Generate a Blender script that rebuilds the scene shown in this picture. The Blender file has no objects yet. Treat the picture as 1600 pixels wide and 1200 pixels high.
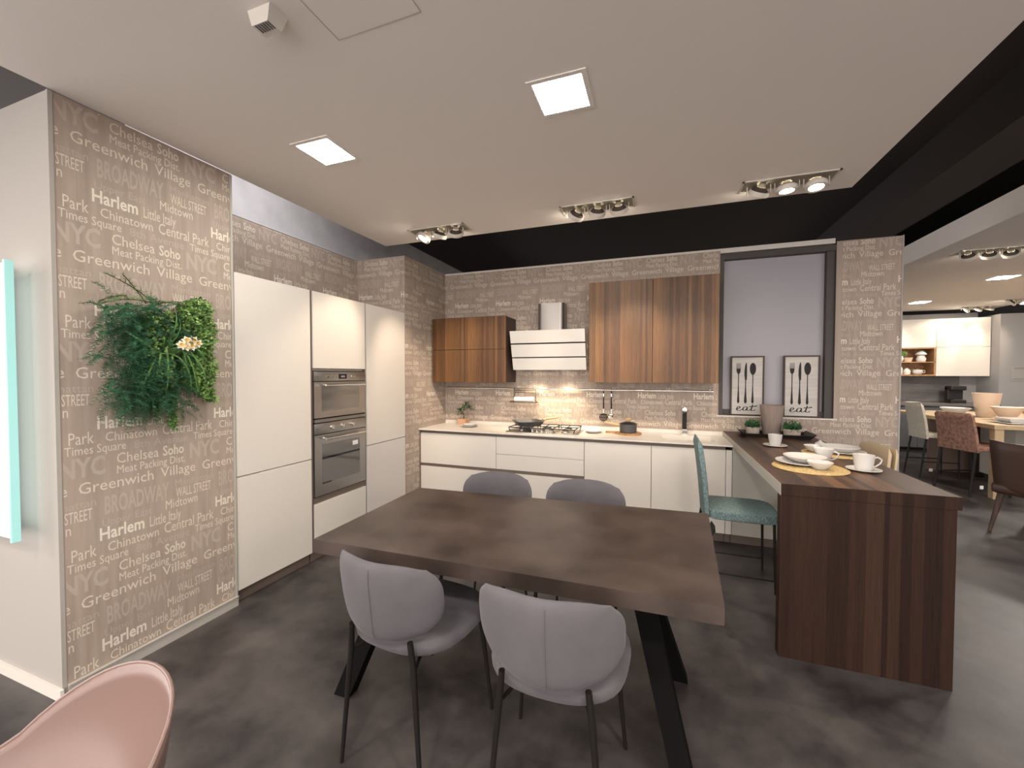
import bpy, bmesh, math, random
from mathutils import Vector, Matrix
random.seed(7)
S = bpy.context.scene
COL = S.collection
# ------------------------------------------------------------------ camera
YAW, PITCH, ROLL, FPX = -0.3471, -0.0242, 0.0014, 635.91
def camera():
    cy, sy, cp, sp = math.cos(YAW), math.sin(YAW), math.cos(PITCH), math.sin(PITCH)
    fwd = Vector((sy*cp, cy*cp, sp)); right = Vector((cy, -sy, 0)); up = right.cross(fwd)
    c, s = math.cos(ROLL), math.sin(ROLL)
    r = c*right + s*up; u = -s*right + c*up
    cd = bpy.data.cameras.new('camera'); cd.sensor_width = 36; cd.lens = FPX/1600*36; cd.clip_start = 0.05; cd.clip_end = 60
    o = bpy.data.objects.new('camera', cd); COL.objects.link(o)
    o.matrix_world = Matrix(((r.x, u.x, -fwd.x, 0), (r.y, u.y, -fwd.y, 0), (r.z, u.z, -fwd.z, 1.443), (0, 0, 0, 1)))
    S.camera = o
camera()
# ------------------------------------------------------------------ world, exposure
w = bpy.data.worlds.new('world'); S.world = w; w.use_nodes = True
w.node_tree.nodes['Background'].inputs[0].default_value = (1.0, 0.91, 0.86, 1)
w.node_tree.nodes['Background'].inputs[1].default_value = 1.5
S.view_settings.view_transform = 'Standard'; S.view_settings.look = 'None'
S.view_settings.gamma = 1; S.view_settings.use_curve_mapping = False
S.view_settings.exposure = 1.42
WARM = (1.0, 0.80, 0.60); NEUT = (1.0, 0.93, 0.84)
PANEL_E = 40.0; SPOT_W = 27.0; HOOD_W = 10.0
def spot(loc, target, power, angle=50, blend=0.7, color=WARM, size=0.03):
    l = bpy.data.lights.new('spot_light', 'SPOT'); l.energy = power; l.spot_size = math.radians(angle); l.spot_blend = blend
    l.color = color; l.shadow_soft_size = size
    o = bpy.data.objects.new('spot_light', l); COL.objects.link(o); o.location = loc
    o.rotation_euler = (Vector(target)-Vector(loc)).to_track_quat('-Z', 'Y').to_euler()
    return o
def area(loc, target, sx, sy, power, color=NEUT):
    l = bpy.data.lights.new('area_light', 'AREA'); l.shape = 'RECTANGLE'; l.size = sx; l.size_y = sy; l.energy = power; l.color = color
    o = bpy.data.objects.new('area_light', l); COL.objects.link(o); o.location = loc
    o.rotation_euler = (Vector(target)-Vector(loc)).to_track_quat('-Z', 'Y').to_euler()
    return o
# ------------------------------------------------------------------ materials
MAT = {}
def mat(name, col, rough=0.5, metal=0.0, noise=None, bump=None, emit=None, trans=None, coat=0, spec=None, sheen=0, ior=None):
    """noise=(scale, amount, (sx,sy,sz)) mottles the colour; bump=(scale,strength,(sx,sy,sz))"""
    m = bpy.data.materials.new(name); m.use_nodes = True; nt = m.node_tree; b = nt.nodes['Principled BSDF']
    b.inputs['Base Color'].default_value = (*col, 1); b.inputs['Roughness'].default_value = rough; b.inputs['Metallic'].default_value = metal
    if coat: b.inputs['Coat Weight'].default_value = coat; b.inputs['Coat Roughness'].default_value = 0.08
    if spec is not None: b.inputs['Specular IOR Level'].default_value = spec
    if sheen: b.inputs['Sheen Weight'].default_value = sheen
    if trans: b.inputs['Transmission Weight'].default_value = trans
    if ior: b.inputs['IOR'].default_value = ior
    if emit: b.inputs['Emission Color'].default_value = (*emit[0], 1); b.inputs['Emission Strength'].default_value = emit[1]
    def coords(sc):
        tc = nt.nodes.new('ShaderNodeTexCoord'); mp = nt.nodes.new('ShaderNodeMapping'); mp.inputs['Scale'].default_value = sc
        nt.links.new(tc.outputs['Object'], mp.inputs['Vector']); return mp.outputs['Vector']
    if noise:
        n = nt.nodes.new('ShaderNodeTexNoise'); n.inputs['Scale'].default_value = noise[0]; n.inputs['Detail'].default_value = 6
        nt.links.new(coords(noise[2] if len(noise) > 2 else (1, 1, 1)), n.inputs['Vector'])
        r = nt.nodes.new('ShaderNodeValToRGB'); a = noise[1]; r.color_ramp.elements[0].position = 0.32; r.color_ramp.elements[1].position = 0.68
        r.color_ramp.elements[0].color = tuple(c*(1-a) for c in col)+(1,); r.color_ramp.elements[1].color = tuple(min(1, c*(1+a)) for c in col)+(1,)
        nt.links.new(n.outputs['Fac'], r.inputs['Fac']); nt.links.new(r.outputs['Color'], b.inputs['Base Color'])
    if bump:
        n = nt.nodes.new('ShaderNodeTexNoise'); n.inputs['Scale'].default_value = bump[0]; n.inputs['Detail'].default_value = 4
        nt.links.new(coords(bump[2] if len(bump) > 2 else (1, 1, 1)), n.inputs['Vector'])
        bp = nt.nodes.new('ShaderNodeBump'); bp.inputs['Strength'].default_value = bump[1]; bp.inputs['Distance'].default_value = 0.002
        nt.links.new(n.outputs['Fac'], bp.inputs['Height']); nt.links.new(bp.outputs['Normal'], b.inputs['Normal'])
    MAT[name] = m; return m
def wood(name, cols, across, grain, width=0.045, rough=0.42, seed=0.0, spec=0.4):
    """veneer of strips: `across` is the axis the strips follow one another on, `grain` the one they run along"""
    m = bpy.data.materials.new(name); m.use_nodes = True; nt = m.node_tree; L = nt.links; N = nt.nodes; b = N['Principled BSDF']
    b.inputs['Roughness'].default_value = rough; b.inputs['Specular IOR Level'].default_value = spec
    tc = N.new('ShaderNodeTexCoord'); sp = N.new('ShaderNodeSeparateXYZ'); L.new(tc.outputs['Object'], sp.inputs[0])
    def m2(op, a, c):
        x = N.new('ShaderNodeMath'); x.operation = op
        if isinstance(a, (int, float)): x.inputs[0].default_value = a
        else: L.new(a, x.inputs[0])
        if c is not None:
            if isinstance(c, (int, float)): x.inputs[1].default_value = c
            else: L.new(c, x.inputs[1])
        return x.outputs[0]
    ax = sp.outputs['XYZ'.index(across)]
    # irregular strip widths: warp the coordinate with low frequency 1-D noise
    nz = N.new('ShaderNodeTexNoise'); nz.noise_dimensions = '1D'; nz.inputs['Scale'].default_value = 9; nz.inputs['Detail'].default_value = 0
    L.new(m2('ADD', ax, seed+13.3), nz.inputs['W'])
    wx = m2('ADD', m2('ADD', ax, seed), m2('MULTIPLY', nz.outputs['Fac'], width*2.2))
    wn = N.new('ShaderNodeTexWhiteNoise'); wn.noise_dimensions = '1D'; L.new(m2('FLOOR', m2('DIVIDE', wx, width), None), wn.inputs['W'])
    mp = N.new('ShaderNodeMapping'); sc = [1.0, 1.0, 1.0]; sc['XYZ'.index(across)] = 34; sc['XYZ'.index(grain)] = 1.3
    o3 = [i for i in range(3) if 'XYZ'[i] not in (across, grain)][0]; sc[o3] = 10
    mp.inputs['Scale'].default_value = sc; L.new(tc.outputs['Object'], mp.inputs['Vector'])
    g = N.new('ShaderNodeTexNoise'); g.inputs['Scale'].default_value = 3.2; g.inputs['Detail'].default_value = 7; g.inputs['Roughness'].default_value = 0.65; g.inputs['Distortion'].default_value = 0.6
    L.new(mp.outputs['Vector'], g.inputs['Vector'])
    f = m2('ADD', m2('MULTIPLY', wn.outputs['Value'], 0.6), m2('MULTIPLY', m2('SUBTRACT', g.outputs['Fac'], 0.5), 0.85)); f = m2('ADD', f, 0.2)
    r = N.new('ShaderNodeValToRGB'); e = r.color_ramp.elements
    e[0].position = 0.0; e[0].color = (*cols[0], 1); e[1].position = 1.0; e[1].color = (*cols[-1], 1)
    for i, c in enumerate(cols[1:-1]):
        x = e.new((i+1)/(len(cols)-1)); x.color = (*c, 1)
    L.new(f, r.inputs['Fac']); L.new(r.outputs['Color'], b.inputs['Base Color'])
    bp = N.new('ShaderNodeBump'); bp.inputs['Strength'].default_value = 0.25; bp.inputs['Distance'].default_value = 0.001
    L.new(g.outputs['Fac'], bp.inputs['Height']); L.new(bp.outputs['Normal'], b.inputs['Normal'])
    MAT[name] = m; return m

mat('ceiling_paint', (0.84, 0.79, 0.75), 0.9, bump=(120, 0.15))
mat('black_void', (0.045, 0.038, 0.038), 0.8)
mat('lit_grey_upper', (0.62, 0.60, 0.62), 0.8, noise=(6, 0.08))  # bounce light above the niche is put into this paler grey
mat('wall_white', (0.36, 0.335, 0.31), 0.85, bump=(200, 0.1))
mat('wall_paper', (0.355, 0.285, 0.238), 0.75, noise=(40, 0.10, (1, 1, 0.06)), bump=(300, 0.25, (1, 1, .2)))
mat('letters', (0.62, 0.55, 0.465), 0.7)
mat('letters_bold', (0.70, 0.64, 0.55), 0.7)
mat('letters_faint', (0.425, 0.355, 0.305), 0.75)
def floor_mat():
    m = mat('floor', (0.06, 0.055, 0.053), 0.42, bump=(60, 0.1)); nt = m.node_tree; b = nt.nodes['Principled BSDF']
    tc = nt.nodes.new('ShaderNodeTexCoord'); a = nt.nodes.new('ShaderNodeTexNoise'); a.inputs['Scale'].default_value = 3.4; a.inputs['Detail'].default_value = 9; a.inputs['Roughness'].default_value = 0.62; a.inputs['Distortion'].default_value = 0.1
    nt.links.new(tc.outputs['Object'], a.inputs['Vector'])
    r = nt.nodes.new('ShaderNodeValToRGB'); e = r.color_ramp.elements; e[0].position = .34; e[0].color = (0.020, 0.017, 0.0185, 1); e[1].position = .70; e[1].color = (0.092, 0.080, 0.077, 1)
    nt.links.new(a.outputs['Fac'], r.inputs['Fac']); nt.links.new(r.outputs['Color'], b.inputs['Base Color'])
    r2 = nt.nodes.new('ShaderNodeMapRange'); r2.inputs['To Min'].default_value = .30; r2.inputs['To Max'].default_value = .55
    nt.links.new(a.outputs['Fac'], r2.inputs['Value']); nt.links.new(r2.outputs['Result'], b.inputs['Roughness'])
floor_mat()
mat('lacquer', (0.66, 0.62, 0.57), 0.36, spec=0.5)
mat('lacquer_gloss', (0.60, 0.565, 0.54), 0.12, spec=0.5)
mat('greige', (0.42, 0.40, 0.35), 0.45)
mat('brown_profile', (0.14, 0.105, 0.085), 0.5)
mat('dark_gap', (0.02, 0.016, 0.014), 0.8)
mat('quartz', (0.68, 0.64, 0.59), 0.25, noise=(90, 0.03))
mat('steel', (0.40, 0.385, 0.37), 0.30, 0.95, bump=(60, 0.1, (1, 1, 30)))
mat('steel_dark', (0.30, 0.28, 0.265), 0.36, 0.9)
mat('wire_grey', (0.10, 0.088, 0.078), 0.45, 0.4)
mat('chrome', (0.78, 0.77, 0.75), 0.12, 1.0)
mat('oven_glass', (0.10, 0.095, 0.09), 0.04, 0.0, spec=0.9, coat=0.6)
mat('black_glass', (0.01, 0.01, 0.012), 0.05)
mat('display_digits', (0.2, 0.2, 0.22), 0.4)
mat('black_metal', (0.011, 0.009, 0.008), 0.5, 0.0, spec=0.25)
mat('dark_steel_leg', (0.0045, 0.004, 0.004), 0.75, 0.0, spec=0.06)
mat('cast_iron', (0.014, 0.014, 0.015), 0.55)
mat('porcelain', (0.62, 0.60, 0.575), 0.16)
mat('white_sheet', (0.85, 0.83, 0.78), 0.7)
mat('hood_glass', (0.66, 0.65, 0.63), 0.14, coat=0.3)
mat('ceramic_top', (0.052, 0.037, 0.031), 0.36, noise=(4.5, 0.5), bump=(30, 0.15))
mat('velvet', (0.090, 0.081, 0.091), 0.85, noise=(11, 0.07), bump=(350, 0.35), sheen=0.12)
mat('velvet_seam', (0.12, 0.105, 0.115), 0.9)
mat('teal_fabric', (0.15, 0.215, 0.22), 0.95, noise=(140, 0.45, (1, 1, .5)), bump=(160, 0.7))
mat('beige_leather', (0.58, 0.46, 0.31), 0.55, bump=(120, 0.1))
mat('light_boucle', (0.50, 0.47, 0.40), 0.95, noise=(60, 0.18), bump=(90, 0.9))
mat('brown_boucle', (0.26, 0.145, 0.105), 0.95, noise=(30, 0.4), bump=(60, 1.0))
mat('brown_leather', (0.055, 0.026, 0.017), 0.5, bump=(60, 0.2))
mat('pink_plastic', (0.185, 0.118, 0.102), 0.30)
mat('slate_pot', (0.055, 0.055, 0.058), 0.5)
mat('light_wood', (0.50, 0.33, 0.17), 0.5, noise=(14, 0.2, (1, 8, 1)))
mat('cane_wood', (0.50, 0.34, 0.18), 0.5, noise=(14, 0.25, (8, 1, 1)))
mat('oak_bg', (0.42, 0.31, 0.19), 0.5, noise=(10, 0.1, (1, 6, 1)))
mat('board_wood', (0.36, 0.20, 0.09), 0.5, noise=(22, 0.4, (1, 5, 1)))
mat('wicker', (0.52, 0.38, 0.18), 0.8, noise=(160, 0.3))
mat('terracotta', (0.58, 0.34, 0.20), 0.6)
mat('stone_pot', (0.42, 0.36, 0.31), 0.85, noise=(50, 0.15))
mat('vase_taupe', (0.30, 0.235, 0.205), 0.7, noise=(50, 0.1, (1, 1, .1)))
mat('vase_cream', (0.62, 0.48, 0.37), 0.6)
mat('tray_black', (0.018, 0.015, 0.014), 0.4)
mat('leaf_dark', (0.028, 0.10, 0.036), 0.6, noise=(30, 0.5))
mat('leaf_mid', (0.085, 0.20, 0.045), 0.55, noise=(30, 0.5))
mat('leaf_light', (0.22, 0.36, 0.10), 0.55, noise=(30, 0.35))
mat('fern_green', (0.040, 0.14, 0.066), 0.7, noise=(8, 0.45))
mat('stem_brown', (0.055, 0.040, 0.022), 0.8)
mat('petal_white', (0.78, 0.74, 0.62), 0.6)
mat('petal_yellow', (0.80, 0.52, 0.12), 0.6)
mat('window_grey', (0.325, 0.315, 0.345), 0.35, bump=(150, 0.1))
mat('frame_dark', (0.055, 0.047, 0.043), 0.6)
mat('frame_wood', (0.060, 0.034, 0.024), 0.6, noise=(30, 0.3, (1, 1, .1)))
mat('print_board', (0.52, 0.49, 0.46), 0.7, noise=(9, 0.10, (.4, 1, 5)))
mat('ink', (0.010, 0.008, 0.008), 0.7)
mat('lamp_panel', (1, 1, 1), 0.5, emit=((1.0, 0.95, 0.87), PANEL_E))
mat('lamp_lens', (1, 1, 1), 0.5, emit=((1.0, 0.88, 0.72), 22.0))
mat('hood_lens', (1, 1, 1), 0.5, emit=((1.0, 0.88, 0.72), 5.0))
mat('lamp_white', (0.62, 0.58, 0.52), 0.45)
mat('lamp_box', (0.30, 0.27, 0.20), 0.6)
mat('lamp_inner', (0.06, 0.045, 0.035), 0.5)
mat('lit_glass', (0.8, 0.95, 0.93), 0.1, emit=((0.86, 1.0, 0.98), .55))
mat('teal_glass_edge', (0.35, 0.62, 0.60), 0.15, emit=((0.30, 0.75, 0.72), 0.12))
mat('dark_grey', (0.10, 0.10, 0.105), 0.6)
mat('alu', (0.50, 0.47, 0.43), 0.35, 0.2)
mat('stone_splash', (0.15, 0.135, 0.13), 0.5, noise=(5, 0.25, (.5, 1, 2)))
mat('grey_wall', (0.34, 0.325, 0.315), 0.8)
mat('bronze_panel', (0.16, 0.105, 0.085), 0.5)
def glass_mat():
    m = bpy.data.materials.new('clear_glass'); m.use_nodes = True; b = m.node_tree.nodes['Principled BSDF']
    b.inputs['Transmission Weight'].default_value = 1; b.inputs['Roughness'].default_value = 0.02; b.inputs['IOR'].default_value = 1.45
    MAT['clear_glass'] = m
glass_mat()
WAL = [(0.034, 0.015, 0.007), (0.082, 0.038, 0.015), (0.142, 0.069, 0.026), (0.250, 0.130, 0.048)]
wood('walnut_front', WAL, 'X', 'Z', 0.034, 0.42, 3.1)
wood('walnut_top', [(0.022, 0.012, 0.009), (0.042, 0.022, 0.015), (0.080, 0.041, 0.023), (0.24, 0.11, 0.042)], 'X', 'Y', 0.05, 0.40, 0.82)
wood('walnut_panel', [(0.013, 0.0065, 0.005), (0.022, 0.011, 0.008), (0.033, 0.017, 0.011), (0.050, 0.027, 0.017)], 'X', 'Z', 0.036, 0.65, 7.7, 0.12)
wood('walnut_side', [(0.030, 0.017, 0.012), (0.040, 0.022, 0.015), (0.05, 0.028, 0.019)], 'Y', 'Z', 0.08, 0.5, 1.7)

# ------------------------------------------------------------------ geometry helpers
def tag(o, label=None, cat=None, group=None, kind=None):
    if label: o['label'] = label
    if cat: o['category'] = cat
    if group: o['group'] = group
    if kind: o['kind'] = kind
    return o
def thing(name, loc, label, cat, group=None, rz=0.0):
    o = bpy.data.objects.new(name, None); COL.objects.link(o); o.location = loc; o.rotation_euler = (0, 0, rz)
    o.empty_display_size = 0.05
    return tag(o, label, cat, group)
def root_off(p):
    v = Vector((0, 0, 0))
    while p is not None: v += p.location; p = p.parent
    return v
class MB:
    """collects primitives; build() links them as ONE mesh object"""
    def __init__(s): s.bm = bmesh.new()
    def _add(s, r, mat4=None, verts=None):
        if mat4 is not None: bmesh.ops.transform(s.bm, matrix=mat4, verts=verts)
        return verts
    def box(s, x0, x1, y0, y1, z0, z1, bev=0.0, M=None):
        r = bmesh.ops.create_cube(s.bm, size=1); vs = r['verts']
        for v in vs: v.co = Vector(((x0+x1)/2+v.co.x*(x1-x0), (y0+y1)/2+v.co.y*(y1-y0), (z0+z1)/2+v.co.z*(z1-z0)))
        if bev > 0:
            es = list({e for v in vs for e in v.link_edges})
            rr = bmesh.ops.bevel(s.bm, geom=es, offset=bev, segments=2, affect='EDGES', profile=0.5); vs = list({v for f in rr['faces'] for v in f.verts} | {v for v in vs if v.is_valid})
        if M is not None: bmesh.ops.transform(s.bm, matrix=M, verts=vs)
        return s
    def hexa(s, pts):
        v = [s.bm.verts.new(p) for p in pts]
        for f in ((0, 3, 2, 1), (4, 5, 6, 7), (0, 1, 5, 4), (1, 2, 6, 5), (2, 3, 7, 6), (3, 0, 4, 7)): s.bm.faces.new([v[i] for i in f])
        return s
    def tube(s, pts, rad, n=10, cap=True, closed=False):
        pts = [Vector(p) for p in pts]; k = len(pts)
        if isinstance(rad, (int, float)): rad = [rad]*k
        rings = []; prev = None
        for i, p in enumerate(pts):
            if closed: t = pts[(i+1) % k]-pts[i-1]
            else: t = pts[min(i+1, k-1)]-pts[max(i-1, 0)]
            t.normalize()
            a = prev if prev is not None else (Vector((0, 0, 1)) if abs(t.z) < .9 else Vector((1, 0, 0)))
            a = (a-t*a.dot(t))
            if a.length < 1e-5: a = t.orthogonal()
            a.normalize(); b = t.cross(a); prev = a
            rings.append([s.bm.verts.new(p+(a*math.cos(2*math.pi*j/n)+b*math.sin(2*math.pi*j/n))*rad[i]) for j in range(n)])
        R = range(k if closed else k-1)
        for i in R:
            A, B = rings[i], rings[(i+1) % k]
            for j in range(n): s.bm.faces.new((A[j], A[(j+1) % n], B[(j+1) % n], B[j]))
        if cap and not closed:
            s.bm.faces.new(rings[0][::-1]); s.bm.faces.new(rings[-1])
        return s
    def lathe(s, prof, n=32, M=None, sx=1.0, sy=1.0, lobes=0, lob=0.0):
        rings = []
        for r, z in prof:
            if r < 1e-6: v = [s.bm.verts.new((0, 0, z))]
            else:
                v = []
                for j in range(n):
                    a = 2*math.pi*j/n; rr = r*(1+lob*math.cos(lobes*a)) if lobes else r
                    v.append(s.bm.verts.new((rr*sx*math.cos(a), rr*sy*math.sin(a), z)))
            rings.append(v)
        for A, B in zip(rings, rings[1:]):
            for j in range(n):
                k = (j+1) % n
                if len(A) == 1 and len(B) == 1: break
                if len(A) == 1: s.bm.faces.new((A[0], B[k], B[j]))
                elif len(B) == 1: s.bm.faces.new((A[j], A[k], B[0]))
                else: s.bm.faces.new((A[j], A[k], B[k], B[j]))
        if M is not None: bmesh.ops.transform(s.bm, matrix=M, verts=[v for r in rings for v in r])
        return s
    def prism(s, poly, z0, z1, M=None):
        """poly: 2D outline; extruded from z0 to z1"""
        a = [s.bm.verts.new((x, y, z0)) for x, y in poly]; b = [s.bm.verts.new((x, y, z1)) for x, y in poly]; n = len(poly)
        s.bm.faces.new(a[::-1]); s.bm.faces.new(b)
        for i in range(n): s.bm.faces.new((a[i], a[(i+1) % n], b[(i+1) % n], b[i]))
        if M is not None: bmesh.ops.transform(s.bm, matrix=M, verts=a+b)
        return s
    def grid(s, fn, nu, nv, cu=False):
        """surface fn(u,v) in 0..1"""
        g = [[s.bm.verts.new(fn(i/nu, j/nv)) for j in range(nv+1)] for i in range(nu if cu else nu+1)]
        for i in range(nu):
            A = g[i]; B = g[(i+1) % nu] if cu else g[i+1]
            for j in range(nv): s.bm.faces.new((A[j], B[j], B[j+1], A[j+1]))
        return g
    def build(s, name, m, parent=None, world=True, smooth=None, sub=0, origin=None, label=None, cat=None, group=None, kind=None, solid=None):
        me = bpy.data.meshes.new(name)
        bmesh.ops.recalc_face_normals(s.bm, faces=s.bm.faces[:])
        off = Vector((0, 0, 0))
        if world:
            if parent is not None: off = root_off(parent)
            else:
                if origin is None:
                    xs = [v.co for v in s.bm.verts]
                    origin = ((min(p.x for p in xs)+max(p.x for p in xs))/2, (min(p.y for p in xs)+max(p.y for p in xs))/2, min(p.z for p in xs))
                off = Vector(origin)
            for v in s.bm.verts: v.co -= off
        s.bm.to_mesh(me); s.bm.free()
        if smooth is not None:
            for p in me.polygons: p.use_smooth = True
            if smooth < 180: me.set_sharp_from_angle(angle=math.radians(smooth))
        me.materials.append(MAT[m])
        o = bpy.data.objects.new(name, me); COL.objects.link(o)
        if parent is not None: o.parent = parent
        elif world: o.location = off
        if solid: md = o.modifiers.new('thickness', 'SOLIDIFY'); md.thickness = solid; md.offset = 0
        if sub: md = o.modifiers.new('subsurf', 'SUBSURF'); md.levels = sub; md.render_levels = sub
        return tag(o, label, cat, group, kind)
def copy_tree(o, parent=None):
    c = o.copy(); COL.objects.link(c)
    if parent is not None: c.parent = parent
    for ch in list(o.children): copy_tree(ch, c)
    return c
def place(o, loc, rz=None, label=None, group=None):
    o.location = loc
    if rz is not None: o.rotation_euler = (0, 0, rz)
    if label: o['label'] = label
    if group: o['group'] = group
    return o
def T(x, y, z): return Matrix.Translation((x, y, z))
def RX(a): return Matrix.Rotation(a, 4, 'X')
def RY(a): return Matrix.Rotation(a, 4, 'Y')
def RZ(a): return Matrix.Rotation(a, 4, 'Z')
def struct(mb, name, m, **k): return mb.build(name, m, kind='structure', **k)

# ------------------------------------------------------------------ lettering
_font_cache = {}
def word_mesh(txt, bold=0.0):
    k = (txt, bold)
    if k in _font_cache: return _font_cache[k]
    cu = bpy.data.curves.new('t', 'FONT'); cu.body = txt; cu.resolution_u = 2; cu.offset = bold if bold >= .02 else 0; cu.size = 1
    ob = bpy.data.objects.new('t', cu); COL.objects.link(ob)
    dg = bpy.context.evaluated_depsgraph_get(); ev = ob.evaluated_get(dg); me = ev.to_mesh()
    vs = [(v.co.x, v.co.y) for v in me.vertices]; fs = [tuple(p.vertices) for p in me.polygons]
    ev.to_mesh_clear(); bpy.data.objects.remove(ob); bpy.data.curves.remove(cu)
    x0 = min(v[0] for v in vs); x1 = max(v[0] for v in vs)
    vs = [((x-x0)/(x1-x0), y/0.7) for x, y in vs]       # unit width, cap height about 1
    _font_cache[k] = (vs, fs); return vs, fs
TILE = 0.53
WORDS = [  # text, s, width, baseline z, cap height, tone, bold
    ('Chelsea', 0.0, .175, 0.0, .050, 'n', 0), ('Soho', .195, .100, .0, .052, 'n', .02), ('Meat Packing Dist.', 0.0, .300, -.050, .040, 'n', 0),
    ('Greenwich', -.14, .290, -.115, .052, 'n', 0.004), ('Village', .182, .170, -.112, .052, 'n', 0),
    ('WALL STREET', .253, .182, -.238, .052, 'n', 0), ('Midtown', .203, .158, -.289, .048, 'n', 0),
    ('Harlem', -.07, .176, -.352, .058, 'b', .022), ('Little Italy', .130, .145, -.356, .054, 'n', 0),
    ('Chinatown', -.041, .210, -.414, .044, 'n', 0), ('Central Park', .195, .252, -.415, .056, 'n', .005),
    ('Times Square', .345, .222, -.462, .040, 'n', 0),
    ('NYC', .325, .162, -.036, .085, 'f', .03), ('BROADWAY', -.05, .270, -.232, .085, 'f', .02), ('8th Avenue', .07, .245, -.466, .040, 'f', .01),
    ('Manhattan', .25, .20, -.178, .036, 'f', .01), ('Upper East', -.06, .20, -.288, .036, 'f', 0)]
def print_on(wall, rects, s0, z0, pz, fn, name='lettering'):
    """rects in wall coordinates (s_min,s_max,z_min,z_max); (s0,z0) a Chelsea start; fn maps (s,z) to a world point"""
    off = root_off(wall)
    for tone, mname in (('n', 'letters'), ('b', 'letters_bold'), ('f', 'letters_faint')):
        out = bmesh.new()
        for (a, b, c, d) in rects:
            bm = bmesh.new()
            for i in range(math.floor((a-s0)/TILE)-1, math.ceil((b-s0)/TILE)+2):
                for j in range(math.floor((c-z0)/pz)-1, math.ceil((d-z0)/pz)+2):
                    for (txt, s, wd, z, h, tn, bo) in WORDS:
                        if tn != tone: continue
                        S0 = s0+i*TILE+s; Z0 = z0+j*pz+z*pz/.5275
                        if S0 > b or S0+wd < a or Z0-.3*h > d or Z0+h*1.1 < c: continue
                        vs, fs = word_mesh(txt, bo); nv = [bm.verts.new((S0+x*wd, Z0+y*h, 0)) for x, y in vs]
                        for f in fs:
                            try: bm.faces.new([nv[q] for q in f])
                            except ValueError: pass
            for co, no in (((a, 0, 0), (-1, 0, 0)), ((b, 0, 0), (1, 0, 0)), ((0, c, 0), (0, -1, 0)), ((0, d, 0), (0, 1, 0))):
                bmesh.ops.bisect_plane(bm, geom=bm.verts[:]+bm.edges[:]+bm.faces[:], plane_co=co, plane_no=no, clear_outer=True)
            tmp = bpy.data.meshes.new('tmp'); bm.to_mesh(tmp); bm.free(); out.from_mesh(tmp); bpy.data.meshes.remove(tmp)
        for v in out.verts: v.co = Vector(fn(v.co.x, v.co.y))-off
        me = bpy.data.meshes.new('lettering'); out.to_mesh(me); out.free(); me.materials.append(MAT[mname])
        o = bpy.data.objects.new(name if tone == 'n' else ('bold_lettering' if tone == 'b' else 'faint_lettering'), me); COL.objects.link(o); o.parent = wall

# ------------------------------------------------------------------ setting
XF = -2.464       # face of the tall units and of the wallpapered pillar
YB = 4.414        # kitchen back wall
HC = 2.66
struct(MB().box(-8, 9, -5, 11.5, -0.05, 0.0), 'floor', 'floor')
struct(MB().box(XF, 1.165, -3.2, 3.265, HC, HC+.12), 'ceiling', 'ceiling_paint')
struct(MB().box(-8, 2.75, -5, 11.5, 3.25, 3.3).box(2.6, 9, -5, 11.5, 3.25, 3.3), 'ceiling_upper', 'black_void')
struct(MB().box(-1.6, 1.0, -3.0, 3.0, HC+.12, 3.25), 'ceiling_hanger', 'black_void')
struct(MB().box(2.55, 5.75, -4.0, 10.0, HC, 2.865), 'ceiling_right', 'ceiling_paint')
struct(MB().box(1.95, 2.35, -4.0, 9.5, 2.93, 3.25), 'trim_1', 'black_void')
# hatch seams in the ceiling
h = thing('access_hatch', (-.93, 1.1, HC), 'flush square access hatch in the white ceiling near the smoke detector', 'hatch')
MB().box(-1.111, -1.109, .60, 1.21, HC-.0012, HC+.001).box(-1.11, -.765, 1.208, 1.2095, HC-.0012, HC+.001).box(-.766, -.7645, .9, 1.21, HC-.0012, HC+.001).build('hatch_seam', 'greige', h)
MB().box(-1.107, -.768, .60, 1.205, HC-.0008, HC+.001).build('hatch_panel', 'ceiling_paint', h)

# pillar on the left, white side towards us and wallpapered towards the kitchen
pl = struct(MB().box(-3.2, XF-.001, 1.0, 1.775, 0, 2.655), 'wall_left', 'wall_paper')
MB().box(-7.5, XF-.001, .985, .9995, 0, 2.655).build('plaster_face', 'wall_white', pl)
MB().box(XF-.0135, XF+.002, .983, .9985, 0.05, 2.655).build('corner_profile', 'wall_white', pl)
MB().box(XF-.0005, XF+.005, 1.764, 1.777, .0, 2.65).build('edge_profile', 'greige', pl)
struct(MB().box(-7.5, -3.2, 1.0, 1.15, 0, 2.655), 'wall_plaster', 'wall_white')
struct(MB().box(XF, XF+.012, 1.0, 1.775, 0, .055).box(XF, XF+.018, 1.0, 1.775, .055, .06), 'baseboard_left', 'alu')
struct(MB().box(-7.5, XF+.012, .972, .9845, 0, .052), 'baseboard_plaster', 'lacquer')
print_on(pl, [(1.003, 1.763, .06, 2.65)], 1.193, .481, .5275, lambda s, z: (XF-.0004, s, z))
# niche behind the tall units
nc = struct(MB().box(-3.18, -3.06, 1.775, 3.57, 0, 2.65), 'wall_niche', 'wall_paper')
print_on(nc, [(1.78, 3.565, 2.0, 2.645)], 2.358-.255, 2.572, .5235, lambda s, z: (-3.0595, s, z))
struct(MB().box(-3.5, -3.3, 1.78, 11.4, 2.64, 3.25), 'wall_upper', 'lit_grey_upper')
struct(MB().box(-3.3, -3.06, 1.775, 4.5, 2.655, 2.66), 'trim_2', 'lit_grey_upper')
st = struct(MB().box(-3.18, XF, 3.572, YB+.12, 0, 2.655), 'wall_step', 'wall_paper')
print_on(st, [(-3.06, XF-.002, 2.0, 2.65)], -2.723-.245, 2.584, .5235, lambda s, z: (s, 3.5715, z))
print_on(st, [(3.575, YB-.002, .0, 2.65)], 3.781-.255, 2.580, .5195, lambda s, z: (XF+.0005, s, z), 'side_lettering')
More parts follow.
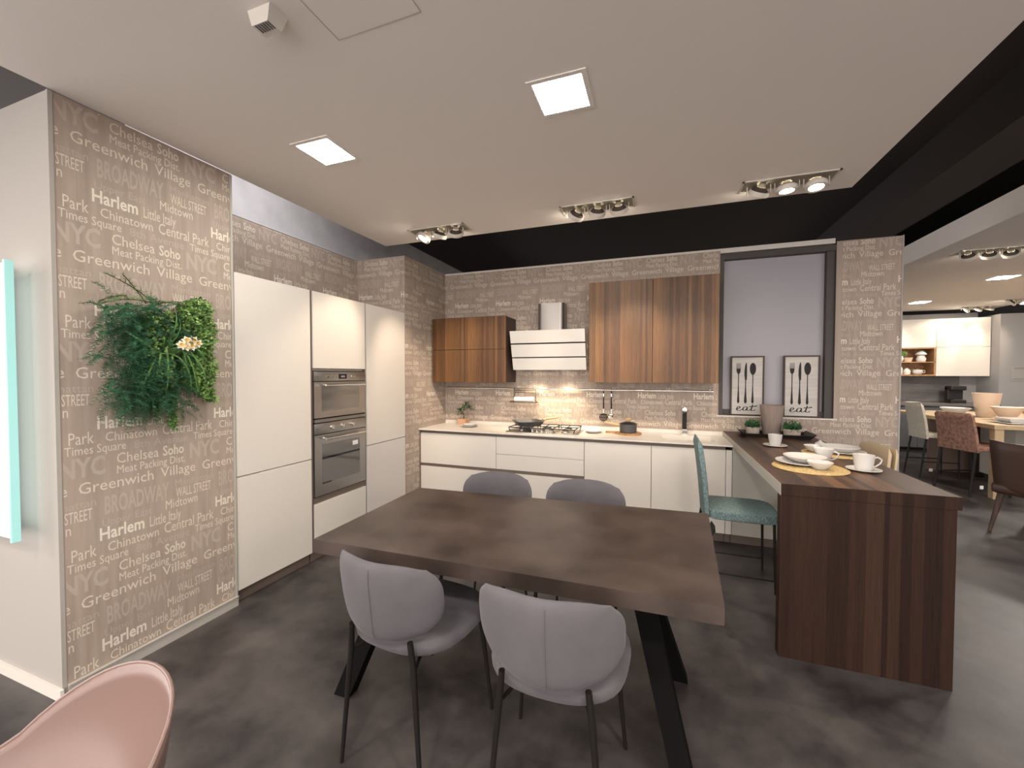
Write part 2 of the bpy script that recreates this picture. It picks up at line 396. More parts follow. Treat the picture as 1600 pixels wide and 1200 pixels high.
# back wall with the window recess
WX0, WX1, WZ0, WZ1 = .545, 1.475, 1.047, 2.60
bw = struct(MB().box(XF, WX0, YB, YB+.14, 0, 2.645).box(WX0, WX1, YB, YB+.14, 0, WZ0).box(WX1, 1.943, YB, YB+.14, 0, 2.628), 'wall_back', 'wall_paper')
print_on(bw, [(XF+.002, WX0-.012, .06, 2.634), (WX0-.012, WX1+.045, .06, WZ0-.015), (WX1+.045, 1.935, .06, 2.62)], .109-.245, 2.582, .5190, lambda s, z: (s, YB-.0005, z))
struct(MB().box(XF+.002, 1.462, YB-.006, YB+.1, 2.636, 2.656).box(WX0, 1.462, YB-.006, YB+.1, 2.612, 2.637), 'trim_3', 'lacquer')
struct(MB().box(1.935, 1.947, YB-.004, YB+.142, 0, 2.630), 'trim_4', 'wall_white')
win = struct(MB().box(WX0+.03, WX1-.05, YB+.075, YB+.09, WZ0+.05, WZ1-.045), 'window_1', 'window_grey')
MB().box(WX0, WX0+.035, YB-.004, YB+.10, WZ0, WZ1).box(WX1-.065, WX1, YB+.02, YB+.10, WZ0, WZ1).box(WX0, WX1, YB+.002, YB+.10, WZ1-.05, WZ1).box(WX0, WX1, YB+.045, YB+.10, WZ0, WZ0+.055).build('window_frame', 'frame_dark', win)
MB().box(WX0-.014, WX1+.025, YB-.012, YB+.045, WZ0-.014, WZ0+.0, .003).build('window_sill', 'lacquer', win)
struct(MB().box(WX1-.004, WX1, YB+.0, YB+.14, WZ0, WZ1+.03), 'trim_5', 'frame_dark')
struct(MB().box(WX0-.2, 1.95, YB+.141, YB+.16, 0, 2.6), 'wall_back_rear', 'wall_white')
# showroom beyond, to the right
struct(MB().box(1.0, 5.65, 10.25, 10.4, 0, 2.62), 'wall_far', 'grey_wall')
struct(MB().box(5.65, 9.0, 9.7, 10.4, 0, 2.52), 'wall_far_right', 'grey_wall')
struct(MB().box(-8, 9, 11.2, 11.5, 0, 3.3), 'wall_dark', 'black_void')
struct(MB().box(8.85, 9, -5, 11.2, 0, 2.9), 'wall_right', 'grey_wall')

# ------------------------------------------------------------------ luminaires
def led(x, y, s, label, z=HC, real=True, bez=.012):
    t = thing('recessed_ceiling_light', (x, y, z), label, 'ceiling light', 'square recessed ceiling panels')
    a = s/2; b = a+bez+.014
    MB().box(-b, b, -b, -a-.004, -.004, .002).box(-b, b, a+.004, b, -.004, .002).box(-b, -a-.004, -a-.004, a+.004, -.004, .002).box(a+.004, b, -a-.004, a+.004, -.004, .002).build('bezel', 'ceiling_paint', t, world=False)
    MB().box(-a-.004, a+.004, -a-.004, a+.004, -.0025, .001).build('diffuser', 'lamp_panel', t, world=False)
    return t
led(-1.728, 1.78, .200, 'bright square recessed light in the ceiling, the one nearer the wallpapered pillar')
led(-.412, 1.77, .200, 'bright square recessed light in the ceiling, the large one near the middle of the picture')
led(4.03, 6.9, .20, 'square recessed light in the far showroom ceiling, the nearer of the two')
led(4.11, 8.8, .20, 'square recessed light in the far showroom ceiling, close to the wallpapered column')
def triple(x, y, aims, on, label, z=HC, pw=1.0):
    """aims: three target points"""
    t = thing('triple_spotlight', (x, y, z), label, 'spotlight', 'triple gimbal spotlights')
    L, W = .52, .17
    MB().box(-L/2, L/2, -W/2, -W/2+.012, -.006, .001).box(-L/2, L/2, W/2-.012, W/2, -.006, .001).box(-L/2, -L/2+.012, -W/2, W/2, -.006, .001).box(L/2-.012, L/2, -W/2, W/2, -.006, .001).build('trim_frame', 'lamp_white', t, world=False)
    MB().box(-L/2+.012, L/2-.012, -W/2+.012, W/2-.012, -.003, .001).build('housing', 'lamp_box', t, world=False)
    for k in range(3):
        px = (k-1)*.155; c = Vector((px, 0, -.050)); d = (Vector(aims[k])-Vector((x, y, z))-c).normalized()
        Mx = Matrix.Translation(c) @ (-d).to_track_quat('Z', 'Y').to_matrix().to_4x4()
        hd = MB().lathe([(.040, -.012), (.058, -.014), (.062, .0), (.058, .016), (.052, .016), (.050, .0), (.040, -.006)], 28, Mx).build('lamp_ring', 'lamp_white', t, world=False, smooth=40)
        MB().lathe([(.049, .0), (.047, .018), (.030, .034), (.024, .036)], 24, Mx).build('reflector_back', 'lamp_inner', hd, world=False, smooth=40)
        MB().lathe([(.0, -.008), (.046, -.008)], 24, Mx).build('lens', 'lamp_lens', hd, world=False)
        MB().lathe([(.0, .062), (.020, .062), (.022, .034), (.0, .034)], 14, Mx).build('lamp_base', 'lamp_box', hd, world=False, smooth=40)
        for q in (-.068, .064): MB().box(px+q, px+q+.004, -.008, .008, -.055, 0).build('bracket', 'lamp_white', hd, world=False)
        if on[k]:
            p = Vector((x, y, z))+c+d*.022
            spot(p, aims[k], SPOT_W*on[k]*pw, 50, 0.75)
triple(-1.755, 3.05, [(-2.464, 2.45, 1.35), (-2.464, 3.55, 1.15), (-2.2, 4.4, 1.0)], (1, 1.1, 1), 'leftmost triple spotlight above the tall cabinets, two lenses glaring')
triple(-.435, 3.01, [(-1.8, 4.3, 1.2), (-.9, 4.4, 1.0), (-.2, 4.3, 1.25)], (.9, .8, 1), 'middle triple spotlight above the hob, all three lamps turned away')
triple(.745, 3.03, [(.0, 4.2, 1.1), (.85, 3.0, .0), (.92, 2.6, .0)], (.9, .6, .6), 'large triple spotlight near the ceiling corner above the breakfast bar')
triple(3.02, 5.35, [(3.9, 6.8, .8), (3.8, 7.0, .8), (4.2, 7.2, .8)], (0, .7, .7), 'triple spotlight on the far showroom ceiling near its grey edge')
triple(5.35, 9.72, [(4.3, 10, 1.9), (4.9, 9.9, 1.9), (5.3, 9.9, 1.8)], (.6, .9, .6), 'triple spotlight at the far ceiling edge in front of the white wall cabinets')
spot((4.2, 9.2, 2.6), (4.1, 9.95, 1.8), SPOT_W*.7, 70, .9)
triple(5.52, 9.0, [(4.5, 9.9, 1.6), (5.5, 8, 0), (5.4, 9.9, 1.8)], (0, .4, .4), 'triple spotlight on the far showroom ceiling nearest the right picture edge')
# more lamps of the showroom, behind and beside the viewer
for x, y in ((-1.7, -.6), (-.4, -.6), (.6, .3), (-1.6, -2.2), (.2, -2.2)):
    area((x, y, HC-.02), (x, y, 0), .2, .2, 12)
for x, y in ((4.0, 1.0), (4.0, 4.0), (5.0, 7.4)): area((x, y, HC-.02), (x, y, 0), .3, .3, 24)
area((-2.55, 2.3, 3.0), (-3.3, 2.5, 2.85), 1.2, .1, 3.0, (1, .97, .95))  # unseen area light added above the ceiling panel to brighten the upper wall
area((-4.5, -.8, 2.5), (-4.5, -.4, 0), .5, .5, 18)

sd = thing('smoke_detector', (-1.262, 1.045, HC), 'small white smoke detector box on the ceiling', 'detector')
MB().hexa([(-.042, -.026, -.045), (.030, -.026, -.045), (.030, .026, -.045), (-.042, .026, -.045), (-.05, -.035, 0), (.05, -.035, 0), (.05, .035, 0), (-.05, .035, 0)]).build('housing', 'lacquer', sd, world=False)
MB().box(-.05, -.044, -.006, .006, -.034, -.022).build('sensor_eye', 'ink', sd, world=False)
g = MB()
for i in range(6): g.box(-.03+.011*i, -.026+.011*i, -.024, .006, -.0475, -.0448)
g.build('grille', 'dark_grey', sd, world=False)

# lit display on the left wall
ds = thing('lit_display', (-3.0, .93, .64), 'bright glass display standing off the white wall at the left picture edge', 'display')
MB().box(-3.45, -2.78, .925, .984, .72, 1.925, .004).build('back_box', 'dark_grey', ds)
MB().box(-3.45, -2.612, .895, .921, .735, 1.91).build('glass_panel', 'lit_glass', ds)
MB().box(-2.611, -2.597, .893, .922, .715, 1.925, .002).build('glass_edge', 'teal_glass_edge', ds)

# ------------------------------------------------------------------ tall units
def door(mb, y0, y1, z0, z1, m, parent, name='door'):
    return MB().box(XF-.022, XF, y0, y1, z0, z1, .0012).build(name, m, parent)
c = thing('tall_cabinet', (-2.76, 2.07, 0), 'wide plain white tall cabinet beside the wallpapered pillar', 'cabinet', 'tall kitchen units')
MB().box(-3.055, XF-.025, 1.784, 2.362, .075, 2.066).build('carcass', 'greige', c)
door(None, 1.784, 2.362, .80, 2.07, 'lacquer', c); door(None, 1.784, 2.362, .083, .794, 'lacquer', c)
MB().box(-3.0, XF-.035, 1.78, 2.363, 0, .078).build('plinth', 'brown_profile', c)
c = thing('oven_tower', (-2.76, 2.67, 0), 'white oven housing tower with brown edge profiles between the tall cabinets', 'cabinet', 'tall kitchen units')
MB().box(-3.055, XF-.40, 2.392, 2.964, .075, 2.066).box(-3.0, XF-.03, 2.392, 2.964, 1.467, 1.484).box(-3.0, XF-.03, 2.392, 2.964, .076, .10).build('carcass', 'greige', c)
MB().box(XF-.40, XF-.012, 2.364, 2.389, .076, 2.07).build('edge_profile', 'brown_profile', c)
MB().box(XF-.40, XF-.012, 2.967, 2.983, .076, 2.07).build('edge_profile', 'brown_profile', c)
door(None, 2.390, 2.966, 1.486, 2.07, 'lacquer', c); door(None, 2.390, 2.966, .083, .440, 'lacquer', c, 'drawer')
MB().box(-3.0, XF-.012, 2.392, 2.964, .444, .488).build('shelf_profile', 'brown_profile', c)
MB().box(-3.0, XF-.035, 2.376, 2.97, 0, .075).build('plinth', 'brown_profile', c)
c = thing('tall_cabinet', (-2.76, 3.28, 0), 'narrow glossy white tall cabinet at the corner with the wallpapered side wall', 'cabinet', 'tall kitchen units')
MB().box(-3.055, XF-.025, 2.986, 3.568, .075, 2.066).build('carcass', 'greige', c)
door(None, 2.986, 3.569, .80, 2.07, 'lacquer', c); door(None, 2.986, 3.569, .083, .794, 'lacquer_gloss', c)
MB().box(-3.0, XF-.035, 2.985, 3.569, 0, .075).build('plinth', 'brown_profile', c)

def knob_x(mb, y, z, r, d): mb.lathe([(r, 0), (r*.92, d), (0, d)], 20, T(XF+.001, y, z) @ RY(math.pi/2))
def appliance(name, label, z0, z1, zp, oven):
    a = thing(name, (-2.7, 2.678, z0), label, 'oven')
    y0, y1 = 2.394, 2.962
    MB().box(-2.86, XF-.022, y0+.01, y1-.01, z0+.006, z1-.006).build('body', 'dark_gap', a)
    MB().box(XF-.022, XF+.002, y0, y1, zp+.002, z1-.002, .002).build('control_panel', 'steel', a, smooth=30)
    # door as a steel frame around a dark window
    d0, d1 = z0+.004, zp-.004; fy = .072; fz = .050 if not oven else .085; ft = .030 if not oven else .075
    dr = MB().box(XF-.020, XF, y0, y0+fy, d0, d1).box(XF-.020, XF, y1-fy, y1, d0, d1).box(XF-.020, XF, y0+fy, y1-fy, d0, d0+fz).box(XF-.020, XF, y0+fy, y1-fy, d1-ft, d1).build('door', 'steel', a)
    MB().box(XF-.018, XF-.0012, y0+fy, y1-fy, d0+fz, d1-ft).build('window', 'oven_glass', dr)
    zh = d1-(.024 if not oven else .030)
    MB().tube([(XF+.040, y0+.075, zh), (XF+.040, y1-.045, zh)], .009, 12).tube([(XF-.001, y0+.10, zh), (XF+.04, y0+.10, zh)], .006, 8).tube([(XF-.001, y1-.07, zh), (XF+.04, y1-.07, zh)], .006, 8).build('handle', 'chrome', dr, smooth=50)
    return a, dr
mw, mwd = appliance('compact_oven', 'stainless steel compact oven with digital display, the upper of the two', 1.097, 1.463, 1.384, False)
MB().box(XF+.0015, XF+.004, 2.645, 2.735, 1.403, 1.443).build('display', 'black_glass', mw)
MB().box(XF+.0035, XF+.0045, 2.668, 2.712, 1.415, 1.430).build('display_digits', 'display_digits', mw)
for y in (2.525, 2.572, 2.618, 2.758, 2.79, 2.83):
    m_ = MB(); knob_x(m_, y, 1.421, .009 if y not in (2.618, 2.758) else .004, .006); m_.build('button', 'chrome', mw, smooth=40)
MB().box(XF-.02, XF+.012, 2.394, 2.962, 1.066, 1.092, .003).build('lower_rail', 'steel_dark', mw)
ov, ovd = appliance('oven', 'large stainless steel oven with three round knobs, the lower of the two', .492, 1.061, .972, True)
for y in (2.566, 2.68, 2.80):
    m_ = MB(); knob_x(m_, y, 1.020, .017, .015); m_.build('knob', 'chrome', ov, smooth=40)
MB().box(XF+.0002, XF+.0012, 2.80, 2.865, .835, .872).build('energy_label', 'white_sheet', ovd, label='small white energy label')
MB().box(XF-.0012, XF-.0004, 2.47, 2.888, .775, .792).build('glass_band', 'black_glass', ovd)
MB().box(XF-.0012, XF-.0004, 2.47, 2.56, .576, .592).build('glass_corner', 'black_glass', ovd)
MB().box(XF+.002, XF+.0032, 2.405, 2.435, 1.015, 1.021).build('badge', 'dark_grey', ov)
MB().box(XF+.002, XF+.0032, 2.405, 2.435, 1.421, 1.427).build('badge', 'dark_grey', mw)

# ------------------------------------------------------------------ base units
YC = 3.834
def front(x0, x1, z0, z1, p, name='drawer', m='lacquer'):
    return MB().box(x0, x1, YC, YC+.022, z0, z1, .0012).build(name, m, p)
def base(x0, x1, label):
    c = thing('base_cabinet', ((x0+x1)/2, 4.12, 0), label, 'cabinet', 'white base units under the worktop')
    MB().box(x0+.002, x1-.002, YC+.024, 4.40, .085, .79 if x0 != -.060 else .66).build('carcass', 'greige', c)
    MB().box(x0, x1, YC+.06, YC+.08, 0, .085).build('plinth', 'brown_profile', c)
    MB().box(x0, x1, YC+.022, YC+.040, .79, .8355).build('grip_profile', 'brown_profile', c)
    return c
XA, XB_, XC_, XD, XE = -2.452, -1.559, -.659, -.060, .535
c = base(XA, XB_, 'white base cabinet with two deep drawers in the wallpapered corner'); front(XA+.004, XB_-.002, .476, .803, c); front(XA+.004, XB_-.002, .09, .442, c)
MB().box(XA+.002, XB_, YC+.010, YC+.028, .442, .476).build('grip_profile', 'brown_profile', c)
MB().box(XA-.010, XA+.001, YC, YC+.3, .085, .803).build('end_profile', 'brown_profile', c)
c = base(XB_, XC_, 'white base cabinet with three drawers under the hob'); front(XB_+.002, XC_-.004, .632, .803, c); front(XB_+.002, XC_-.004, .476, .629, c); front(XB_+.002, XC_-.002, .09, .442, c)
MB().box(XB_, XC_, YC+.010, YC+.028, .442, .476).build('grip_profile', 'brown_profile', c)
c = base(XC_, XD, 'plain white base cabinet door right of the hob drawers'); front(XC_+.002, XD-.002, .09, .803, c, 'door')
c = base(XD, XE, 'plain white base cabinet door under the sink'); front(XD+.002, XE-.001, .09, .803, c, 'door')
c = thing('filler_panel', (.56, 3.9, 0), 'narrow white filler strip between sink cabinet and breakfast bar', 'panel'); MB().box(.538, .583, YC+.002, YC+.02, .09, .803).build('strip', 'lacquer', c); MB().box(.538, .583, YC+.06, YC+.08, 0, .085).build('plinth', 'brown_profile', c)
c = thing('base_cabinet', (.93, 4.1, 0), 'base cabinet under the breakfast bar, shade put into its greige colour', 'cabinet')
MB().box(.587, 1.23, YC+.022, 4.40, .085, .826).build('carcass', 'greige', c); MB().box(.587, 1.23, YC, YC+.02, .09, .826, .001).build('door', 'greige', c); MB().box(.587, 1.23, YC+.06, YC+.08, 0, .085).build('plinth', 'brown_profile', c)  # shade on the white front under the bar is put into the greige

# worktop with a moulded basin
wt = thing('worktop', (-.94, 4.1, .8355), 'white quartz worktop along the back wall with moulded sink and upstand', 'worktop')
SX0, SX1, SY0, SY1 = 0.02, .470, 3.98, 4.27
X0, X1, Y0, Y1, Z0, Z1 = XF+.004, .583, 3.812, YB-.002, .8357, .850
MB().box(X0, SX0, Y0, Y1, Z0, Z1).box(SX1, X1, Y0, Y1, Z0, Z1).box(SX0, SX1, Y0, SY0, Z0, Z1).box(SX0, SX1, SY1, Y1, Z0, Z1).build('slab', 'quartz', wt)
MB().box(X0+.003, X1, Y1-.012, Y1, Z1, Z1+.036).build('upstand', 'quartz', wt)
b = MB(); q = [(SX0, SY0), (SX1, SY0), (SX1, SY1), (SX0, SY1)]
def rect(z, k): return [b.bm.verts.new((x+(k if x < .2 else -k), y+(k if y < 4.1 else -k), z)) for x, y in q]
r0, r1 = rect(Z1-.0003, 0), rect(Z1-.16, .012)
for i in range(4): b.bm.faces.new((r0[i], r0[(i+1) % 4], r1[(i+1) % 4], r1[i]))
b.bm.faces.new(r1); b.build('basin', 'quartz', wt, solid=.004)
MB().lathe([(0, 0), (.035, 0), (.038, .003), (0, .004)], 20, T(.245, 4.12, Z1-.157)).build('drain', 'chrome', wt)
MB().box(.13, .195, 4.30, 4.33, Z1, Z1+.003, .001).build('overflow_plate', 'chrome', wt)

# ------------------------------------------------------------------ wall cabinets
c = thing('wall_cabinet', (-2.0, 4.25, 1.352), 'small walnut wall cabinet with two lift-up fronts left of the hood', 'cabinet', 'walnut wall cabinets')
MB().box(-2.445, -1.551, 4.103, YB-.002, 1.354, 2.068).build('carcass', 'walnut_side', c)
MB().box(-2.446, -1.55, 4.08, 4.101, 1.352, 1.712, .001).build('door', 'walnut_front', c); MB().box(-2.446, -1.55, 4.08, 4.101, 1.716, 2.070, .001).build('door', 'walnut_front', c)
c = thing('wall_cabinet', (-.08, 4.25, 1.362), 'large walnut wall cabinet with two tall doors between hood and window', 'cabinet', 'walnut wall cabinets')
MB().box(-.659, .500, 4.103, YB-.014, 1.364, 2.345).build('carcass', 'walnut_side', c)
MB().box(-.660, -.066, 4.08, 4.101, 1.362, 2.347, .001).build('door', 'walnut_front', c); MB().box(-.061, .502, 4.08, 4.101, 1.362, 2.347, .001).build('door', 'walnut_front', c)

# hood
hd = thing('cooker_hood', (-1.11, 4.25, 1.489), 'inclined white glass cooker hood with steel chimney above the hob', 'hood')
HX0, HX1 = -1.510, -.708
def hp(t, off=0.0):   # point on the tilted front, t=0 bottom
    return (4.22-.12*t-off, 1.489+.413*t)
b = MB(); a0 = hp(0); a1 = hp(1)
b.hexa([(HX0+.006, a0[0]+.012, a0[1]), (HX1-.006, a0[0]+.012, a0[1]), (HX1-.006, a0[0]+.05, a0[1]), (HX0+.006, a0[0]+.05, a0[1]), (HX0+.006, a1[0]+.012, a1[1]), (HX1-.006, a1[0]+.012, a1[1]), (HX1-.006, a1[0]+.05, a1[1]), (HX0+.006, a1[0]+.05, a1[1])])
b.box(HX0+.1, HX1-.1, 4.255, YB-.003, 1.50, 1.86); b.build('body', 'dark_gap', hd)
for t0, t1 in ((0, .305), (.335, .655), (.69, 1.0)):
    p0, p1 = hp(t0), hp(t1)
    MB().hexa([(HX0, p0[0]-.006, p0[1]), (HX1, p0[0]-.006, p0[1]), (HX1, p0[0]+.002, p0[1]), (HX0, p0[0]+.002, p0[1]), (HX0, p1[0]-.006, p1[1]), (HX1, p1[0]-.006, p1[1]), (HX1, p1[0]+.002, p1[1]), (HX0, p1[0]+.002, p1[1])]).build('glass_panel', 'hood_glass', hd)
b = MB(); cx0, cx1, cyf = -1.248, -.957, 4.25; r = .05; pts = []
for k in range(7):
    a = math.pi+k*math.pi/12; pts.append((cx0+r+r*math.cos(a), cyf+r+r*math.sin(a)))
for k in range(7):
    a = 1.5*math.pi+k*math.pi/12; pts.append((cx1-r+r*math.cos(a), cyf+r+r*math.sin(a)))
pts += [(cx1, YB-.003), (cx0, YB-.003)]
b.prism(pts, 1.86, 2.205); b.build('chimney', 'steel_dark', hd, smooth=40)
for x in (-1.30, -.98): MB().box(x, x+.06, 4.275, 4.33, 1.4955, 1.4995).build('hood_lamp', 'hood_lens', hd)
for x in (-1.27, -.95): spot((x, 4.25, 1.478), (x, 4.27, .85), HOOD_W, 104, .6, (1, .80, .55), .05)

# rail with hanging things
rl = thing('wall_rail', (-.97, 4.38, 1.28), 'long thin steel utensil rail on the wallpapered back wall', 'rail')
b = MB().tube([(-2.43, 4.37, 1.281), (.497, 4.37, 1.278)], .0095, 12)
b.build('rail', 'chrome', rl, smooth=50)
for x in (-2.40, -1.5, -.7, .1, .47): MB().tube([(x, 4.372, 1.28), (x, YB-.001, 1.28)], .006, 8).lathe([(0, 0), (.012, 0), (.012, .004), (0, .004)], 14, T(x, YB-.001, 1.28) @ RX(math.pi/2)).build('bracket', 'chrome', rl, smooth=50)
for x, l in ((-.965, .05), (-1.31, .045)): MB().tube([(x, 4.362, 1.292), (x, 4.356, 1.28), (x, 4.358, 1.24), (x, 4.352, 1.225), (x, 4.343, 1.232)], .003, 6).build('hook', 'chrome', rl, smooth=60)
def utensil(x, label, kind):
    t = thing(kind, (x, 4.352, 1.29), label, 'utensil', 'utensils hanging from the rail')
    MB().tube([(0, .018, .002), (0, .010, .012), (0, -.004, .006), (0, -.004, -.02)], .0025, 6).build('hook', 'chrome', t, world=False, smooth=60)
    MB().box(-.006, .006, -.008, -.001, -.02, -.05).build('loop_end', 'black_metal', t, world=False)
    MB().tube([(0, -.004, -.05), (0, -.004, -.21)], [.005, .0075], 10).build('grip', 'black_metal', t, world=False, smooth=60)
    MB().tube([(0, -.004, -.05), (0, -.004, -.08)], .0075, 10).build('collar', 'chrome', t, world=False, smooth=60)
    MB().tube([(0, -.004, -.21), (0, -.006, -.255)], .004, 8).build('shaft', 'chrome', t, world=False, smooth=60)
    if kind == 'skimmer':
        b = MB()
        for i in range(-3, 4):
            hw = math.sqrt(max(0, .040**2-(i*.0115)**2)); b.box(i*.0115-.0035, i*.0115+.0035, -.009, -.006, -.300-hw, -.300+hw*.9)
        b.box(-.038, .038, -.0095, -.0055, -.275, -.267).box(-.040, .040, -.0095, -.0055, -.303, -.297).tube([(.040*math.cos(a*.2618), -.0075, -.300+.040*math.sin(a*.2618)) for a in range(24)], .003, 6, closed=True)
        b.build('slotted_head', 'black_metal', t, world=False, smooth=50)
    else:
        MB().lathe([(.0, -.035), (.02, -.031), (.034, -.018), (.040, 0), (.038, 0), (.032, -.016), (.018, -.028), (0, -.032)], 24, T(0, -.03, -.275) @ RX(math.radians(-25))).build('bowl', 'chrome', t, world=False, smooth=60)
utensil(-.548, 'black handled slotted skimmer hanging from the rail, the left utensil', 'skimmer')
utensil(-.468, 'black handled steel ladle hanging from the rail, the right utensil', 'ladle')
# paper roll shelf hanging under the rail
sh = thing('roll_holder_shelf', (-1.41, 4.33, 1.15), 'wire shelf hanging from the rail left of the hob', 'shelf')
b = MB()
for x in (-1.545, -1.295):
    b.tube([(x, 4.37, 1.292), (x, 4.358, 1.29), (x, 4.358, 1.135), (x, 4.27, 1.13)], .0055, 8)
b.tube([(-1.545, 4.358, 1.235), (-1.295, 4.358, 1.235)], .005, 8).tube([(-1.545, 4.358, 1.262), (-1.295, 4.358, 1.262)], .005, 8)
b.build('wire_frame', 'wire_grey', sh, smooth=60)
MB().box(-1.57, -1.275, 4.255, 4.365, 1.128, 1.134).build('tray', 'wire_grey', sh)
MB().box(-1.57, -1.567, 4.255, 4.365, 1.128, 1.142).box(-1.278, -1.275, 4.255, 4.365, 1.128, 1.142).tube([(-1.30, 4.31, 1.105), (-1.25, 4.31, 1.105), (-1.25, 4.31, 1.13)], .004, 6).build('end_bracket', 'steel_dark', sh)
pr = thing('paper_roll', (-1.41, 4.31, 1.16), 'white paper towel roll lying on the hanging wire shelf', 'paper roll')
MB().lathe([(.012, 0), (.027, 0), (.027, .225), (.012, .225), (.012, 0)], 28, T(-1.525, 4.31, 1.1615) @ RY(math.pi/2)).build('paper', 'white_sheet', pr, smooth=40)
MB().lathe([(.0105, -.001), (.0115, -.001), (.0115, .226), (.0105, .226)], 18, T(-1.525, 4.31, 1.1615) @ RY(math.pi/2)).build('core', 'cane_wood', pr, smooth=40)

# ------------------------------------------------------------------ on the worktop
ZT = .850
hb = thing('gas_hob', (-1.11, 4.12, ZT), 'steel five burner gas hob let into the white worktop', 'hob')
hx0, hx1, hy0, hy1 = -1.482, -.742, 3.90, 4.30
MB().box(hx0, hx1, hy0, hy1, ZT+.0002, ZT+.008, .003).build('plate', 'steel', hb, smooth=30)
BUR = [(-1.34, 4.20, .035), (-1.34, 4.01, .030), (-1.11, 4.17, .05), (-.88, 4.20, .030), (-.88, 4.01, .035)]
for x, y, r in BUR:
    bn = MB().lathe([(r*1.25, 0), (r*1.2, .008), (r, .012), (r, .018), (0, .018)], 24, T(x, y, ZT+.008)).build('burner', 'steel_dark', hb, smooth=40)
    MB().lathe([(r*.85, .018), (r*.85, .024), (r*.7, .027), (0, .027)], 24, T(x, y, ZT+.008)).build('burner_cap', 'cast_iron', bn, smooth=40)
for x0, x1 in ((-1.455, -1.235), (-1.225, -1.0), (-.99, -.77)):
    y0, y1, z = 3.925, 4.285, ZT+.047; b = MB()
    for (p, q) in (((x0, y0), (x1, y0)), ((x1, y0), (x1, y1)), ((x1, y1), (x0, y1)), ((x0, y1), (x0, y0)), ((x0, (y0+y1)/2), (x1, (y0+y1)/2)), (((x0+x1)/2, y0), ((x0+x1)/2, y1))):
        b.tube([(p[0], p[1], z), (q[0], q[1], z)], .005, 6)
    for x in (x0, x1):
        for y in (y0, y1): b.tube([(x, y, z), (x+(.012 if x == x0 else -.012), y+(.01 if y == y0 else -.01), ZT+.008)], .005, 6)
    b.build('grate', 'cast_iron', hb, smooth=50)
for i in range(5): MB().lathe([(.016, 0), (.016, .004), (.012, .006), (.0115, .026), (0, .027)], 18, T(-1.20+.048*i, 3.925, ZT+.008)).build('knob', 'chrome', hb, smooth=40)
gp = thing('griddle_pan', (-1.30, 4.10, ZT+.053), 'dark grey square griddle pan with wooden handle on the hob', 'pan', rz=math.radians(38)); gp.scale = (1.15, 1.15, 1.15)
b = MB()
def sq(r, z, n=24):
    o = []
    for j in range(n):
        a = 2*math.pi*(j+.5)/n; c_, s_ = math.cos(a), math.sin(a); k = r/((abs(c_)**5+abs(s_)**5)**.2); o.append(b.bm.verts.new((k*c_, k*s_, z)))
    return o
rr = [sq(.100, 0), sq(.125, .038), sq(.133, .040), sq(.133, .044), sq(.121, .043), sq(.098, .006)]
for A, B in zip(rr, rr[1:]):
    for j in range(24): b.bm.faces.new((A[j], A[(j+1) % 24], B[(j+1) % 24], B[j]))
b.bm.faces.new(rr[0][::-1]); b.bm.faces.new(rr[-1]); b.build('pan_body', 'slate_pot', gp, world=False, smooth=35)
b = MB()
for i in range(-5, 6): b.box(i*.016-.003, i*.016+.003, -.088, .088, .006, .010)
b.build('ribs', 'slate_pot', gp, world=False)
MB().tube([(.12, 0, .036), (.15, 0, .045)], .008, 8).build('handle_neck', 'slate_pot', gp, world=False)
MB().tube([(.15, .0, .045), (.20, 0, .055), (.29, 0, .062)], [.009, .012, .010], 10).build('handle', 'light_wood', gp, world=False, smooth=50)

def plate_prof(r, h, base=.55, t=.003):
    return [(0, 0), (r*base, 0), (r*.75, h*.45), (r, h), (r-.001, h+t), (r*.74, h*.5+t), (r*base*.95, t), (0, t)]
def plate(x, y, z, r, h, label, group, m='porcelain', name='plate', cat='plate'):
    return MB().lathe(plate_prof(r, h), 36, T(x, y, z)).build(name, m, smooth=60, origin=(x, y, z), label=label, cat=cat, group=group)
plate(-2.02, 4.155, ZT, .105, .014, 'lower white plate of the stack near the small tree, left end of worktop', 'stacked worktop plates')
plate(-2.015, 4.160, ZT+.0045, .082, .022, 'upper white plate of the stack near the small tree, left end of worktop', 'stacked worktop plates')
plate(-.625, 4.155, ZT, .078, .010, 'lower white plate of the pair right of the hob', 'plates beside the hob')
plate(-.625, 4.158, ZT+.0045, .095, .020, 'upper white plate of the pair right of the hob', 'plates beside the hob')
# saucepan on board
cb = thing('chopping_board', (-.28, 4.17, ZT), 'round dark edged wooden chopping board with handle under the saucepan', 'board')
b = MB(); pts = []
for k in range(36):
    a = math.radians(-160+k*320/35)+0; pts.append((.118*math.cos(a), .118*math.sin(a)))
pts += [(-.20, -.020+.03), (-.225, .03), (-.20, .05+.0)][::-1] if False else [(-.135, .022), (-.215, .026), (-.232, .012), (-.232, -.012), (-.215, -.026), (-.135, -.022)]
b.prism(pts, 0, .018, T(-.275, 4.17, ZT+.0002) @ RZ(math.radians(-8))); b.build('board', 'board_wood', cb)
sp_ = thing('saucepan', (-.285, 4.17, ZT+.0185), 'small dark grey saucepan with wooden handle and glass lid', 'saucepan')
MB().lathe([(0, 0), (.072, 0), (.080, .006), (.084, .085), (.087, .087), (.082, .088), (.078, .010), (0, .006)], 36).build('pot', 'slate_pot', sp_, world=False, smooth=50)
MB().lathe([(.086, .0885), (.060, .100), (.020, .108), (0, .109)], 32).build('lid', 'clear_glass', sp_, world=False, smooth=60)
MB().lathe([(.012, .108), (.014, .122), (.026, .128), (.027, .140), (.022, .144), (0, .145)], 20).build('lid_knob', 'light_wood', sp_, world=False, smooth=50)
